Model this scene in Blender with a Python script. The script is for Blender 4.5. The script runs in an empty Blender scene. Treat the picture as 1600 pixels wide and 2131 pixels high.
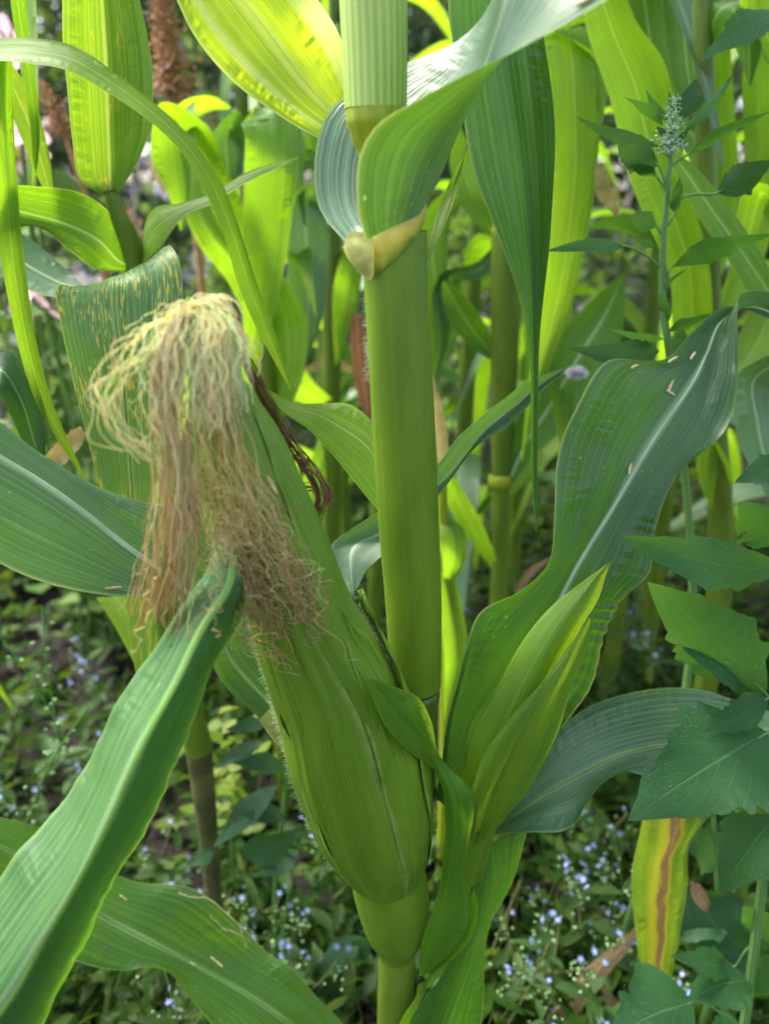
import bpy, math, random
import numpy as np
from mathutils import Vector, Matrix
from mathutils.bvhtree import BVHTree

rnd = random.Random(7)
rng = np.random.default_rng(7)
scene = bpy.context.scene
COL = scene.collection

# ------------------------------------------------------------------ camera
PITCH = math.radians(22.0)
CAMZ = 0.72
CAM = np.array([0.0, 0.0, CAMZ])
FPX = 27.0 / 36.0 * 2131.0
cd = bpy.data.cameras.new('camera')
cam = bpy.data.objects.new('camera', cd)
COL.objects.link(cam)
cd.sensor_fit = 'VERTICAL'
cd.sensor_height = 36.0
cd.sensor_width = 27.0
cd.lens = 27.0
cd.clip_start = 0.01
cd.clip_end = 200.0
cam.location = CAM
cam.rotation_euler = (math.pi / 2 - PITCH, 0, 0)
cd.dof.use_dof = True
cd.dof.focus_distance = 0.385
cd.dof.aperture_fstop = 5.8
scene.camera = cam

# ------------------------------------------------------------------ sky, sun, exposure
SUN_EL, SUN_AZ = math.radians(58), math.radians(-62)
w = bpy.data.worlds.new('World')
scene.world = w
w.use_nodes = True
wt = w.node_tree
wt.nodes.clear()
sky = wt.nodes.new('ShaderNodeTexSky')
sky.sky_type = 'NISHITA'
sky.sun_disc = False
sky.sun_elevation = SUN_EL
sky.sun_rotation = SUN_AZ
sky.air_density = 1.0
sky.dust_density = 4.0
sky.ozone_density = 1.0
hs = wt.nodes.new('ShaderNodeHueSaturation')
hs.inputs['Saturation'].default_value = 0.70
bg = wt.nodes.new('ShaderNodeBackground')
bg.inputs['Strength'].default_value = 0.11
wo = wt.nodes.new('ShaderNodeOutputWorld')
wt.links.new(sky.outputs[0], hs.inputs['Color'])
wt.links.new(hs.outputs[0], bg.inputs['Color'])
wt.links.new(bg.outputs[0], wo.inputs['Surface'])

sl = bpy.data.lights.new('sun', 'SUN')
sl.energy = 1.5
sl.angle = math.radians(10)
sl.color = (1.0, 0.95, 0.86)
sun = bpy.data.objects.new('sun', sl)
COL.objects.link(sun)
sd = Vector((math.sin(SUN_AZ) * math.cos(SUN_EL), math.cos(SUN_AZ) * math.cos(SUN_EL), math.sin(SUN_EL)))
sun.rotation_euler = sd.to_track_quat('Z', 'Y').to_euler()
sun.location = (0, 0, 5)

vs = scene.view_settings
vs.view_transform = 'Standard'
vs.look = 'None'
vs.gamma = 1.0
vs.use_curve_mapping = False
vs.exposure = 2.75

# ------------------------------------------------------------------ helpers
RIGHT = np.array([1.0, 0, 0])
FWD = np.array([0, math.cos(PITCH), -math.sin(PITCH)])
UP = np.array([0, math.sin(PITCH), math.cos(PITCH)])


def ray(px, py):
    return (px - 800.0) / FPX * RIGHT - (py - 1065.5) / FPX * UP + FWD


def at(px, py, Y):
    d = ray(px, py)
    return CAM + d * (Y / d[1])


def gnd(px, py, z=0.0):
    d = ray(px, py)
    return CAM + d * ((z - CAMZ) / d[2])


def mpp(px, py, Y):
    "metres per photo pixel at that point"
    return Y / ray(px, py)[1] / FPX


BASE = {}


def empty(name, base, label, cat, group=None):
    o = bpy.data.objects.new(name, None)
    o.empty_display_size = 0.02
    COL.objects.link(o)
    o.location = base
    BASE[o.name] = np.array(base, float)
    o['label'] = label
    o['category'] = cat
    if group:
        o['group'] = group
    return o


def make_mesh(name, V, F, mats, uv=None, smooth=True, mi=None):
    me = bpy.data.meshes.new(name)
    V = np.asarray(V, dtype=np.float32)
    if isinstance(F, np.ndarray):
        k = F.shape[1]
        n = F.shape[0]
        me.vertices.add(len(V))
        me.vertices.foreach_set('co', V.ravel())
        me.loops.add(n * k)
        me.loops.foreach_set('vertex_index', F.astype(np.int32).ravel())
        me.polygons.add(n)
        me.polygons.foreach_set('loop_start', np.arange(0, n * k, k, dtype=np.int32))
        me.polygons.foreach_set('loop_total', np.full(n, k, dtype=np.int32))
        me.update(calc_edges=True)
    else:
        me.from_pydata(V.tolist(), [], F)
    if uv is not None:
        lay = me.uv_layers.new(name='UVMap')
        li = np.empty(len(me.loops), dtype=np.int32)
        me.loops.foreach_get('vertex_index', li)
        lay.data.foreach_set('uv', np.asarray(uv, dtype=np.float32)[li].ravel())
    if not isinstance(mats, (list, tuple)):
        mats = [mats]
    for m in mats:
        me.materials.append(m)
    if mi is not None:
        me.polygons.foreach_set('material_index', np.asarray(mi, dtype=np.int32))
    if smooth:
        me.polygons.foreach_set('use_smooth', np.ones(len(me.polygons), dtype=bool))
    me.update()
    return me


def obj(name, V, F, mats, parent=None, uv=None, smooth=True, mi=None, kind=None):
    V = np.asarray(V, float)
    if parent is not None:
        b = BASE[parent.name]
    else:
        b = np.array([V[:, 0].mean(), V[:, 1].mean(), V[:, 2].min()])
    me = make_mesh(name, V - b, F, mats, uv, smooth, mi)
    o = bpy.data.objects.new(name, me)
    COL.objects.link(o)
    BASE[o.name] = b
    if parent is not None:
        o.parent = parent
    else:
        o.location = b
    if kind:
        o['kind'] = kind
    return o


def hermite(P, n):
    "smooth resampling of rows of stations P (k, c, 3) -> (n, c, 3); also arc length of column 1"
    P = np.asarray(P, float)
    k = len(P)
    d = np.linalg.norm(np.diff(P, axis=0), axis=2).mean(axis=1) + 1e-6
    t = np.concatenate([[0], np.cumsum(d)])
    m = np.zeros_like(P)
    for i in range(k):
        if i == 0:
            m[i] = (P[1] - P[0]) / d[0]
        elif i == k - 1:
            m[i] = (P[-1] - P[-2]) / d[-1]
        else:
            a = (P[i] - P[i - 1]) / d[i - 1]
            b = (P[i + 1] - P[i]) / d[i]
            m[i] = (a * d[i] + b * d[i - 1]) / (d[i] + d[i - 1])
    T = np.linspace(0, t[-1], n)
    idx = np.clip(np.searchsorted(t, T, side='right') - 1, 0, k - 2)
    h = d[idx]
    s = (T - t[idx]) / h
    s = s[:, None, None]
    h = h[:, None, None]
    h00 = 2 * s ** 3 - 3 * s ** 2 + 1
    h10 = s ** 3 - 2 * s ** 2 + s
    h01 = -2 * s ** 3 + 3 * s ** 2
    h11 = s ** 3 - s ** 2
    return h00 * P[idx] + h10 * h * m[idx] + h01 * P[idx + 1] + h11 * h * m[idx + 1], T


def grid_faces(n, m, off=0):
    i = np.arange(n - 1)[:, None]
    j = np.arange(m - 1)[None, :]
    a = i * m + j
    F = np.stack([a, a + 1, a + m + 1, a + m], axis=-1).reshape(-1, 4)
    return F + off


def grid_normals(G):
    du = np.gradient(G, axis=1)
    dv = np.gradient(G, axis=0)
    N = np.cross(du, dv)
    return N / (np.linalg.norm(N, axis=2, keepdims=True) + 1e-9)


def tube(path, rad, sides=12, n=None, flat=1.0):
    "tube along path (k,3) with radii (k,); returns V, F, uv"
    path = np.asarray(path, float)
    rad = np.asarray(rad, float)
    if n:
        A = np.concatenate([path, np.stack([rad, rad * 0, rad * 0], 1)], axis=1).reshape(len(path), 2, 3)
        A2, _ = hermite(A, n)
        path, rad = A2[:, 0], A2[:, 1, 0]
    T = np.gradient(path, axis=0)
    T /= np.linalg.norm(T, axis=1, keepdims=True) + 1e-9
    ref = np.array([0.0, 1.0, 0.0]) if abs(T[:, 1]).mean() < 0.8 else np.array([1.0, 0, 0])
    A = np.cross(T, ref)
    A /= np.linalg.norm(A, axis=1, keepdims=True) + 1e-9
    B = np.cross(A, T)
    th = np.linspace(0, 2 * math.pi, sides + 1)
    V = path[:, None, :] + rad[:, None, None] * (np.cos(th)[None, :, None] * A[:, None, :] + flat * np.sin(th)[None, :, None] * B[:, None, :])
    s = np.concatenate([[0], np.cumsum(np.linalg.norm(np.diff(path, axis=0), axis=1))])
    uv = np.stack([np.broadcast_to(th / (2 * math.pi), V.shape[:2]), np.broadcast_to(s[:, None], V.shape[:2])], axis=-1)
    return V.reshape(-1, 3), grid_faces(len(path), sides + 1), uv.reshape(-1, 2)


def strands(paths, radii, sides=3, urand=True):
    "many thin tubes (all same point count) as one mesh; uv = (random, 0..1 along)"
    P = np.asarray(paths, float)              # s, n, 3
    s, n, _ = P.shape
    T = np.gradient(P, axis=1)
    T /= np.linalg.norm(T, axis=2, keepdims=True) + 1e-9
    A = np.cross(T, np.array([0.31, 0.88, 0.36]))
    A /= np.linalg.norm(A, axis=2, keepdims=True) + 1e-9
    B = np.cross(A, T)
    th = np.arange(sides) * 2 * math.pi / sides
    R = np.asarray(radii)
    if R.ndim == 1:
        R = np.broadcast_to(R[:, None], (s, n))
    V = P[:, :, None, :] + R[:, :, None, None] * (np.cos(th)[None, None, :, None] * A[:, :, None, :] + np.sin(th)[None, None, :, None] * B[:, :, None, :])
    a = (np.arange(s)[:, None, None] * n + np.arange(n - 1)[None, :, None]) * sides
    j = np.arange(sides)[None, None, :]
    j2 = (j + 1) % sides
    F = np.stack([a + j, a + j2, a + sides + j2, a + sides + j], axis=-1).reshape(-1, 4)
    u = np.broadcast_to(rng.random(s)[:, None, None], (s, n, sides))
    v = np.broadcast_to(np.linspace(0, 1, n)[None, :, None], (s, n, sides))
    return V.reshape(-1, 3), F, np.stack([u, v], -1).reshape(-1, 2)


# ------------------------------------------------------------------ materials
class NT:
    def __init__(self, name):
        self.m = bpy.data.materials.new(name)
        self.m.use_nodes = True
        self.t = self.m.node_tree
        self.t.nodes.clear()
        self.out = self.t.nodes.new('ShaderNodeOutputMaterial')

    def n(self, typ, **props):
        nd = self.t.nodes.new(typ)
        for k, v in props.items():
            setattr(nd, k, v)
        return nd

    def set(self, sock, v):
        if isinstance(v, bpy.types.NodeSocket):
            self.t.links.new(v, sock)
        elif v is not None:
            if hasattr(sock, 'default_value'):
                try:
                    sock.default_value = v
                except Exception:
                    sock.default_value = (*v, 1.0)

    def math(self, op, a, b=None, c=None, clamp=False):
        nd = self.n('ShaderNodeMath', operation=op, use_clamp=clamp)
        for i, v in enumerate((a, b, c)):
            if v is not None:
                self.set(nd.inputs[i], v)
        return nd.outputs[0]

    def mix(self, f, a, b, blend='MIX'):
        nd = self.n('ShaderNodeMix', data_type='RGBA', blend_type=blend)
        self.set(nd.inputs[0], f)
        for i, v in ((6, a), (7, b)):
            if not isinstance(v, bpy.types.NodeSocket):
                v = (*v[:3], 1.0)
            self.set(nd.inputs[i], v)
        return nd.outputs[2]

    def sstep(self, x, lo, hi):
        nd = self.n('ShaderNodeMapRange', interpolation_type='SMOOTHSTEP')
        self.set(nd.inputs[0], x)
        nd.inputs[1].default_value = lo
        nd.inputs[2].default_value = hi
        return nd.outputs[0]

    def vec(self, x, y, z=0.0):
        nd = self.n('ShaderNodeCombineXYZ')
        for i, v in enumerate((x, y, z)):
            self.set(nd.inputs[i], v)
        return nd.outputs[0]

    def noise(self, vec, scale=1.0, detail=2.0, rough=0.5):
        nd = self.n('ShaderNodeTexNoise')
        self.set(nd.inputs['Vector'], vec)
        nd.inputs['Scale'].default_value = scale
        nd.inputs['Detail'].default_value = detail
        nd.inputs['Roughness'].default_value = rough
        return nd.outputs['Fac']

    def voro(self, vec, scale=1.0):
        nd = self.n('ShaderNodeTexVoronoi')
        self.set(nd.inputs['Vector'], vec)
        nd.inputs['Scale'].default_value = scale
        return nd.outputs['Distance'], nd.outputs['Color']

    def uv(self):
        nd = self.n('ShaderNodeUVMap')
        s = self.n('ShaderNodeSeparateXYZ')
        self.t.links.new(nd.outputs[0], s.inputs[0])
        return s.outputs[0], s.outputs[1]

    def objco(self):
        return self.n('ShaderNodeTexCoord').outputs['Object']

    def ramp(self, f, stops):
        nd = self.n('ShaderNodeValToRGB')
        self.set(nd.inputs[0], f)
        el = nd.color_ramp.elements
        while len(el) < len(stops):
            el.new(0.5)
        for e, (p, c) in zip(el, stops):
            e.position = p
            e.color = (*c, 1.0)
        return nd.outputs[0]

    def bump(self, h, dist, strength=1.0, normal=None):
        nd = self.n('ShaderNodeBump')
        self.set(nd.inputs['Height'], h)
        nd.inputs['Distance'].default_value = dist
        nd.inputs['Strength'].default_value = strength
        if normal is not None:
            self.set(nd.inputs['Normal'], normal)
        return nd.outputs[0]

    def surface(self, col, rough=0.5, trans=None, tf=0.0, normal=None, spec=0.5, sheen=0.0, coat=0.0):
        p = self.n('ShaderNodeBsdfPrincipled')
        self.set(p.inputs['Base Color'], col if isinstance(col, bpy.types.NodeSocket) else (*col, 1.0))
        self.set(p.inputs['Roughness'], rough)
        p.inputs['Specular IOR Level'].default_value = spec
        if sheen:
            p.inputs['Sheen Weight'].default_value = sheen
            p.inputs['Sheen Roughness'].default_value = 0.4
        if coat:
            p.inputs['Coat Weight'].default_value = coat
            p.inputs['Coat Roughness'].default_value = 0.3
        if normal is not None:
            self.set(p.inputs['Normal'], normal)
        if tf:
            tr = self.n('ShaderNodeBsdfTranslucent')
            self.set(tr.inputs['Color'], trans if isinstance(trans, bpy.types.NodeSocket) else (*trans, 1.0))
            if normal is not None:
                self.set(tr.inputs['Normal'], normal)
            mx = self.n('ShaderNodeMixShader')
            self.set(mx.inputs[0], tf)
            self.t.links.new(p.outputs[0], mx.inputs[1])
            self.t.links.new(tr.outputs[0], mx.inputs[2])
            self.t.links.new(mx.outputs[0], self.out.inputs['Surface'])
        else:
            self.t.links.new(p.outputs[0], self.out.inputs['Surface'])
        return self.m


def corn_leaf_mat(name, base, trans, veins=22, tf=0.42, rough=0.38, spots=None, brown=None, speck=0.5,
                  pucker=1.0, vein_col=None, yellow=0.0, mid=0.045, streak=0.0, spec=0.42):
    m = NT(name)
    u, v = m.uv()
    oc = m.objco()
    big = m.noise(oc, 14.0, 3.0)
    # vein lattice running along the blade
    wob = m.math('MULTIPLY', m.math('SUBTRACT', m.noise(m.vec(m.math('MULTIPLY', u, 3.0), m.math('MULTIPLY', v, 8.0)), 1.0, 2.0), 0.5), 0.012)
    uu = m.math('ADD', u, wob)
    s1 = m.math('SINE', m.math('MULTIPLY', uu, veins * 2 * math.pi))
    main = m.sstep(s1, 0.72, 1.0)
    s2 = m.math('SINE', m.math('MULTIPLY', uu, veins * 3.0 * 2 * math.pi))
    fine = m.sstep(s2, -0.2, 1.0)
    edge = m.math('ABSOLUTE', m.math('SUBTRACT', u, 0.5))
    lane = m.noise(m.vec(m.math('MULTIPLY', u, veins * 1.4), m.math('MULTIPLY', v, 3.0)), 1.0, 3.0)
    vc = vein_col or tuple(min(1, c * 2.0 + 0.03) for c in base)
    dark = tuple(c * 0.72 for c in base)
    lite = (base[0] * 1.35 + 0.006, base[1] * 1.22, base[2] * 1.0)
    col = m.mix(m.sstep(big, 0.3, 0.7), dark, lite)
    tcol = m.mix(m.sstep(big, 0.3, 0.7), tuple(c * 0.8 for c in trans), trans)
    col = m.mix(m.math('MULTIPLY', m.sstep(lane, 0.42, 0.75), 0.45), col, vc)
    col = m.mix(m.math('MULTIPLY', main, 0.7), col, vc)
    col = m.mix(m.math('MULTIPLY', fine, 0.26), col, vc)
    tcol = m.mix(m.math('MULTIPLY', fine, 0.30), tcol, tuple(c * 0.55 for c in trans))
    tcol = m.mix(m.math('MULTIPLY', m.sstep(lane, 0.42, 0.75), 0.5), tcol, (min(1, trans[0] * 1.5), min(1, trans[1] * 1.35), trans[2] * 1.5 + 0.01))
    if streak:
        st = m.noise(m.vec(m.math('MULTIPLY', u, veins * 0.8), m.math('MULTIPLY', v, 1.2)), 1.0, 1.0)
        sm = m.math('MULTIPLY', m.sstep(st, 0.50, 0.66), streak)
        tcol = m.mix(sm, tcol, (0.85, 0.95, 0.22))
        col = m.mix(sm, col, (0.35, 0.42, 0.12))
    if yellow:
        ym = m.math('MULTIPLY', m.sstep(m.noise(oc, 9.0, 2.0), 0.45, 0.7), yellow)
        col = m.mix(ym, col, (0.28, 0.26, 0.03))
        tcol = m.mix(ym, tcol, (0.75, 0.62, 0.05))
    if mid:
        mm = m.math('MULTIPLY', m.sstep(edge, mid, mid * 0.1), 0.6)
        col = m.mix(mm, col, (0.36, 0.48, 0.26))
        tcol = m.mix(mm, tcol, (min(1, trans[0] * 2.2 + .05), min(1, trans[1] * 1.6), .12))
    if spots:
        sv = m.vec(m.math('MULTIPLY', u, veins * 2.0), m.math('MULTIPLY', v, 130.0))
        sn = m.noise(sv, 1.0, 2.0, 0.6)
        sp = m.noise(m.vec(m.math('MULTIPLY', u, 3.5), m.math('MULTIPLY', v, 22.0)), 1.0, 2.0)
        sm = m.math('MULTIPLY', m.sstep(sn, 0.53, 0.60), m.sstep(sp, spots[1], spots[1] + 0.10))
        sm2 = m.math('MULTIPLY', m.sstep(sn, 0.46, 0.58), m.sstep(sp, spots[1] - 0.03, spots[1] + 0.16))
        col = m.mix(m.math('MULTIPLY', sm2, 0.55), col, (0.30, 0.34, 0.05))
        col = m.mix(m.math('MULTIPLY', sm, 0.7), col, spots[0])
        tcol = m.mix(m.math('MULTIPLY', sm, 0.8), tcol, (0.75, 0.5, 0.06))
    if brown:
        b0, bw = brown
        ds = m.math('SUBTRACT', m.math('ADD', u, m.math('MULTIPLY', m.math('SUBTRACT', m.noise(m.vec(0.0, m.math('MULTIPLY', v, 40.0)), 1.0, 3.0), 0.5), 0.30)), b0)
        dd = m.math('ABSOLUTE', ds)
        yb = m.math('MULTIPLY', m.sstep(ds, -bw * 4.2, -bw * 0.9), m.sstep(ds, bw * 1.7, bw * 1.0))
        yb = m.math('MULTIPLY', yb, 0.8)
        col = m.mix(yb, col, (0.33, 0.27, 0.02))
        tcol = m.mix(yb, tcol, (0.55, 0.48, 0.03))
        bm = m.math('MULTIPLY', m.sstep(dd, bw * 1.1, bw * 0.5), m.sstep(m.noise(m.vec(m.math('MULTIPLY', u, 30.0), m.math('MULTIPLY', v, 60.0)), 1.0, 3.0), 0.3, 0.5))
        col = m.mix(bm, col, (0.20, 0.12, 0.06))
        tcol = m.mix(bm, tcol, (0.25, 0.14, 0.06))
    if speck:
        d, c = m.voro(m.vec(m.math('MULTIPLY', u, 34.0), m.math('MULTIPLY', v, 190.0)), 1.0)
        sc = m.n('ShaderNodeSeparateColor')
        m.t.links.new(c, sc.inputs[0])
        pm = m.math('MULTIPLY', m.sstep(d, 0.22, 0.06), m.sstep(sc.outputs[0], 0.80, 0.84))
        pm = m.math('MULTIPLY', pm, m.sstep(m.noise(oc, 22.0, 2.0), 0.47, 0.62))
        pm = m.math('MULTIPLY', pm, speck)
        col = m.mix(pm, col, (0.45, 0.52, 0.32))
        tcol = m.mix(pm, tcol, (0.8, 0.8, 0.25))
    em = m.math('MULTIPLY', m.sstep(edge, 0.488, 0.5), 0.6)
    col = m.mix(m.math('MULTIPLY', em, 0.75), col, (0.30, 0.40, 0.10))
    tcol = m.mix(em, tcol, (0.75, 0.8, 0.25))
    # relief
    pk = m.noise(m.vec(m.math('MULTIPLY', u, 5.0), m.math('MULTIPLY', v, 210.0)), 1.0, 1.0)
    pk2 = m.noise(oc, 26.0, 1.0)
    pmask = m.math('MULTIPLY', m.math('MULTIPLY', m.sstep(edge, 0.18, 0.34), m.sstep(edge, 0.49, 0.42)), m.sstep(pk2, 0.42, 0.58))
    h = m.math('MULTIPLY', m.math('MULTIPLY', pk, pmask), 6.0 * pucker)
    h = m.math('ADD', h, m.math('MULTIPLY', main, 0.5))
    h = m.math('ADD', h, m.math('MULTIPLY', fine, 0.35))
    h = m.math('ADD', h, m.math('MULTIPLY', m.noise(oc, 60.0, 2.0), 1.2))
    nrm = m.bump(h, 0.00045, 0.8)
    rg = m.math('ADD', m.math('MULTIPLY', m.noise(oc, 35.0, 2.0), 0.22), rough - 0.11)
    return m.surface(col, rg, tcol, tf, nrm, spec)


def stalk_mat(name, base, alt, ribs=46, rough=0.42, rib_amt=0.4, mott=0.5):
    m = NT(name)
    u, v = m.uv()
    oc = m.objco()
    s = m.math('SINE', m.math('MULTIPLY', m.math('ADD', u, m.math('MULTIPLY', m.noise(m.vec(m.math('MULTIPLY', u, 8.0), m.math('MULTIPLY', v, 6.0)), 1.0, 2.0), 0.006)), ribs * 2 * math.pi))
    rib = m.sstep(s, -0.3, 1.0)
    big = m.noise(m.vec(m.math('MULTIPLY', u, 5.0), m.math('MULTIPLY', v, 14.0)), 1.0, 3.0)
    col = m.mix(m.sstep(big, 0.3, 0.72), base, alt)
    lanes = m.noise(m.vec(m.math('MULTIPLY', u, 34.0), m.math('MULTIPLY', v, 3.0)), 1.0, 2.0)
    col = m.mix(m.math('MULTIPLY', m.sstep(lanes, 0.4, 0.8), 0.13), col, tuple(min(1, c * 1.5 + .02) for c in alt))
    col = m.mix(m.math('MULTIPLY', rib, rib_amt), col, tuple(min(1, c * 1.6 + 0.02) for c in alt))
    sp = m.noise(oc, 160.0, 3.0)
    sp2 = m.noise(oc, 30.0, 2.0)
    mk = m.math('MULTIPLY', m.math('MULTIPLY', m.sstep(sp, 0.60, 0.70), m.sstep(sp2, 0.52, 0.66)), mott)
    col = m.mix(mk, col, (0.16, 0.12, 0.03))
    h = m.math('ADD', m.math('MULTIPLY', rib, 0.5), m.math('MULTIPLY', m.noise(oc, 70.0, 3.0), 0.9))
    h = m.math('ADD', h, m.math('MULTIPLY', lanes, 0.35))
    at_ = m.n('ShaderNodeAttribute', attribute_name='edge')
    ew = m.math('MULTIPLY', m.sstep(at_.outputs['Fac'], 0.86, 1.0), m.sstep(m.noise(oc, 120.0, 2.0), 0.25, 0.6))
    col = m.mix(m.math('MULTIPLY', ew, 0.45), col, (0.26, 0.36, 0.10))
    nrm = m.bump(h, 0.0005, 0.6)
    rg = m.math('ADD', m.math('MULTIPLY', m.noise(oc, 45.0, 2.0), 0.2), rough - 0.1)
    p = m.surface(col, rg, None, 0, nrm, 0.35)
    for nd in m.t.nodes:
        if nd.type == 'BSDF_PRINCIPLED':
            nd.inputs['Subsurface Weight'].default_value = 0.25
            nd.inputs['Subsurface Radius'].default_value = (0.4, 1.0, 0.15)
            nd.inputs['Subsurface Scale'].default_value = 0.006
    return p


def weed_mat(name, base, trans, mealy=0.22, rough=0.6):
    m = NT(name)
    u, v = m.uv()
    oc = m.objco()
    edge = m.math('ABSOLUTE', m.math('SUBTRACT', u, 0.5))
    # pinnate veins: slanting lines away from the midrib
    sv = m.math('SUBTRACT', m.math('MULTIPLY', v, 7.0), m.math('MULTIPLY', edge, 6.0))
    fr = m.math('ABSOLUTE', m.math('SUBTRACT', m.math('FRACT', m.math('ADD', sv, m.math('MULTIPLY', m.noise(oc, 40.0, 2.0), 0.25))), 0.5))
    vn = m.sstep(fr, 0.06, 0.0)
    md = m.sstep(edge, 0.022, 0.006)
    vein = m.math('MAXIMUM', m.math('MULTIPLY', vn, 0.55), md)
    big = m.noise(oc, 30.0, 3.0)
    col = m.mix(m.sstep(big, 0.3, 0.7), tuple(c * 0.75 for c in base), (base[0] * 1.25, base[1] * 1.15, base[2] * 1.1))
    col = m.mix(m.math('MULTIPLY', vein, 0.6), col, (base[0] * 2.6 + .02, base[1] * 1.9 + 0.02, base[2] * 2.2 + .01))
    sp = m.noise(oc, 900.0, 1.0)
    mk = m.math('MULTIPLY', m.math('MULTIPLY', m.sstep(sp, 0.60, 0.70), m.sstep(m.noise(oc, 24.0, 2.0), 0.38, 0.70)), mealy)
    col = m.mix(mk, col, (0.42, 0.5, 0.42))
    h = m.math('ADD', m.math('MULTIPLY', vein, 0.5), m.math('MULTIPLY', m.noise(oc, 130.0, 3.0), 0.8))
    nrm = m.bump(h, 0.0008, 0.8)
    return m.surface(col, rough, trans, 0.36, nrm, 0.3)


def plain(name, col, rough=0.6, trans=None, tf=0.0, var=0.3, scale=60.0, bump=0.0004):
    m = NT(name)
    oc = m.objco()
    n = m.noise(oc, scale, 3.0)
    c = m.mix(m.sstep(n, 0.3, 0.7), tuple(x * (1 - var) for x in col), tuple(min(1, x * (1 + var)) for x in col))
    return m.surface(c, rough, trans, tf, m.bump(n, bump, 0.7), 0.35)


def island_mat(name, cols, rough=0.5, tf=0.3, tr=(0.25, 0.42, 0.03)):
    "leaf mass: colour differs from leaf to leaf"
    m = NT(name)
    g = m.n('ShaderNodeNewGeometry')
    c = m.ramp(g.outputs['Random Per Island'], [(i / (len(cols) - 1), k) for i, k in enumerate(cols)])
    t = m.mix(0.5, c, tr, 'MIX')
    return m.surface(c, rough, t, tf, None, 0.12)


M = {}
M['leaf'] = corn_leaf_mat('corn_leaf_green', (0.028, 0.104, 0.009), (0.22, 0.44, 0.008))
M['leaf_deep'] = corn_leaf_mat('corn_leaf_deep', (0.013, 0.066, 0.012), (0.09, 0.24, 0.007), spec=0.62, tf=0.30, rough=0.33, pucker=0.9)
M['leaf_blue'] = corn_leaf_mat('corn_leaf_waxy', (0.046, 0.115, 0.048), (0.14, 0.32, 0.015), spec=0.8, tf=0.26, rough=0.35, pucker=0.7)
M['leaf_plain'] = corn_leaf_mat('corn_leaf_plain', (0.055, 0.155, 0.010), (0.32, 0.58, 0.008), mid=0.0, tf=0.45)
M['leaf_hang'] = corn_leaf_mat('corn_leaf_hanging', (0.017, 0.085, 0.010), (0.12, 0.30, 0.006), spec=0.55, tf=0.36, rough=0.36, pucker=0.9, mid=0.0, veins=14)
M['leaf_near'] = corn_leaf_mat('corn_leaf_near', (0.028, 0.092, 0.022), (0.14, 0.34, 0.010), spec=0.55, tf=0.3, rough=0.42, pucker=1.0)
M['leaf_lime'] = corn_leaf_mat('corn_leaf_lime', (0.105, 0.19, 0.018), (0.36, 0.66, 0.012), tf=0.55, rough=0.45, yellow=0.08, mid=0.018)
M['leaf_streaked'] = corn_leaf_mat('corn_leaf_streaked', (0.16, 0.25, 0.02), (0.74, 0.95, 0.03), tf=0.70, rough=0.45, streak=0.9, veins=12)
M['leaf_rust'] = corn_leaf_mat('corn_leaf_spotted', (0.060, 0.155, 0.040), (0.20, 0.36, 0.02), tf=0.33, spots=((0.50, 0.43, 0.08), 0.46), rough=0.45)
M['leaf_fleck'] = corn_leaf_mat('corn_leaf_flecked', (0.060, 0.150, 0.018), (0.26, 0.44, 0.014), tf=0.45, spots=((0.38, 0.34, 0.03), 0.57), rough=0.45, mid=0.03)
M['leaf_dying'] = corn_leaf_mat('corn_leaf_dying', (0.055, 0.13, 0.014), (0.24, 0.40, 0.01), tf=0.35, brown=(0.56, 0.10), yellow=0.10)
M['midrib'] = plain('corn_midrib', (0.42, 0.53, 0.34), 0.45, (0.5, 0.6, 0.2), 0.25, 0.15, 40.0)
M['midrib_dull'] = plain('corn_midrib_dull', (0.12, 0.24, 0.045), 0.45, (0.4, 0.5, 0.08), 0.25, 0.15, 40.0)
M['sheath'] = stalk_mat('corn_sheath', (0.072, 0.140, 0.006), (0.120, 0.200, 0.010), 74, rib_amt=0.16, mott=1.0)
M['stalk'] = stalk_mat('corn_stalk', (0.070, 0.118, 0.008), (0.118, 0.175, 0.014), 60, rib_amt=0.12)
M['stalk_pale'] = stalk_mat('corn_stalk_pale', (0.20, 0.30, 0.035), (0.31, 0.41, 0.10), 26, rib_amt=0.35, mott=0.0)
M['node'] = stalk_mat('corn_node', (0.17, 0.22, 0.008), (0.24, 0.29, 0.012), 12, rib_amt=0.1)
M['node_shaded'] = stalk_mat('corn_node_shaded', (0.05, 0.085, 0.008), (0.08, 0.11, 0.010), 12, rib_amt=0.1)
M['collar'] = plain('corn_collar', (0.30, 0.32, 0.09), 0.6, (0.7, 0.6, 0.15), 0.2, 0.35, 150.0)
mm_ = NT('corn_collar_core')
u_, v_ = mm_.uv()
n_ = mm_.noise(mm_.objco(), 180.0, 3.0)
cc = mm_.ramp(mm_.math('ADD', v_, mm_.math('MULTIPLY', mm_.math('SUBTRACT', n_, .5), .5)), [(0.02, (.11, .20, .008)), (.22, (.34, .33, .03)), (.5, (.48, .42, .06)), (.78, (.48, .46, .14)), (.96, (.10, .20, .012))])
M['collar_core'] = mm_.surface(cc, .55, (0.8, 0.65, 0.12), .25, mm_.bump(n_, .0006, .8), .35)
M['husk'] = stalk_mat('husk_green', (0.070, 0.146, 0.006), (0.120, 0.212, 0.011), 130, rough=0.46, rib_amt=0.2, mott=0.15)
M['husk_dark'] = stalk_mat('husk_dark', (0.075, 0.150, 0.007), (0.115, 0.200, 0.012), 130, rough=0.46, rib_amt=0.2, mott=0.15)
M['fuzz'] = plain('pale_fuzz', (0.42, 0.50, 0.32), 0.7, (0.7, 0.75, 0.5), 0.4, 0.1)
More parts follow.
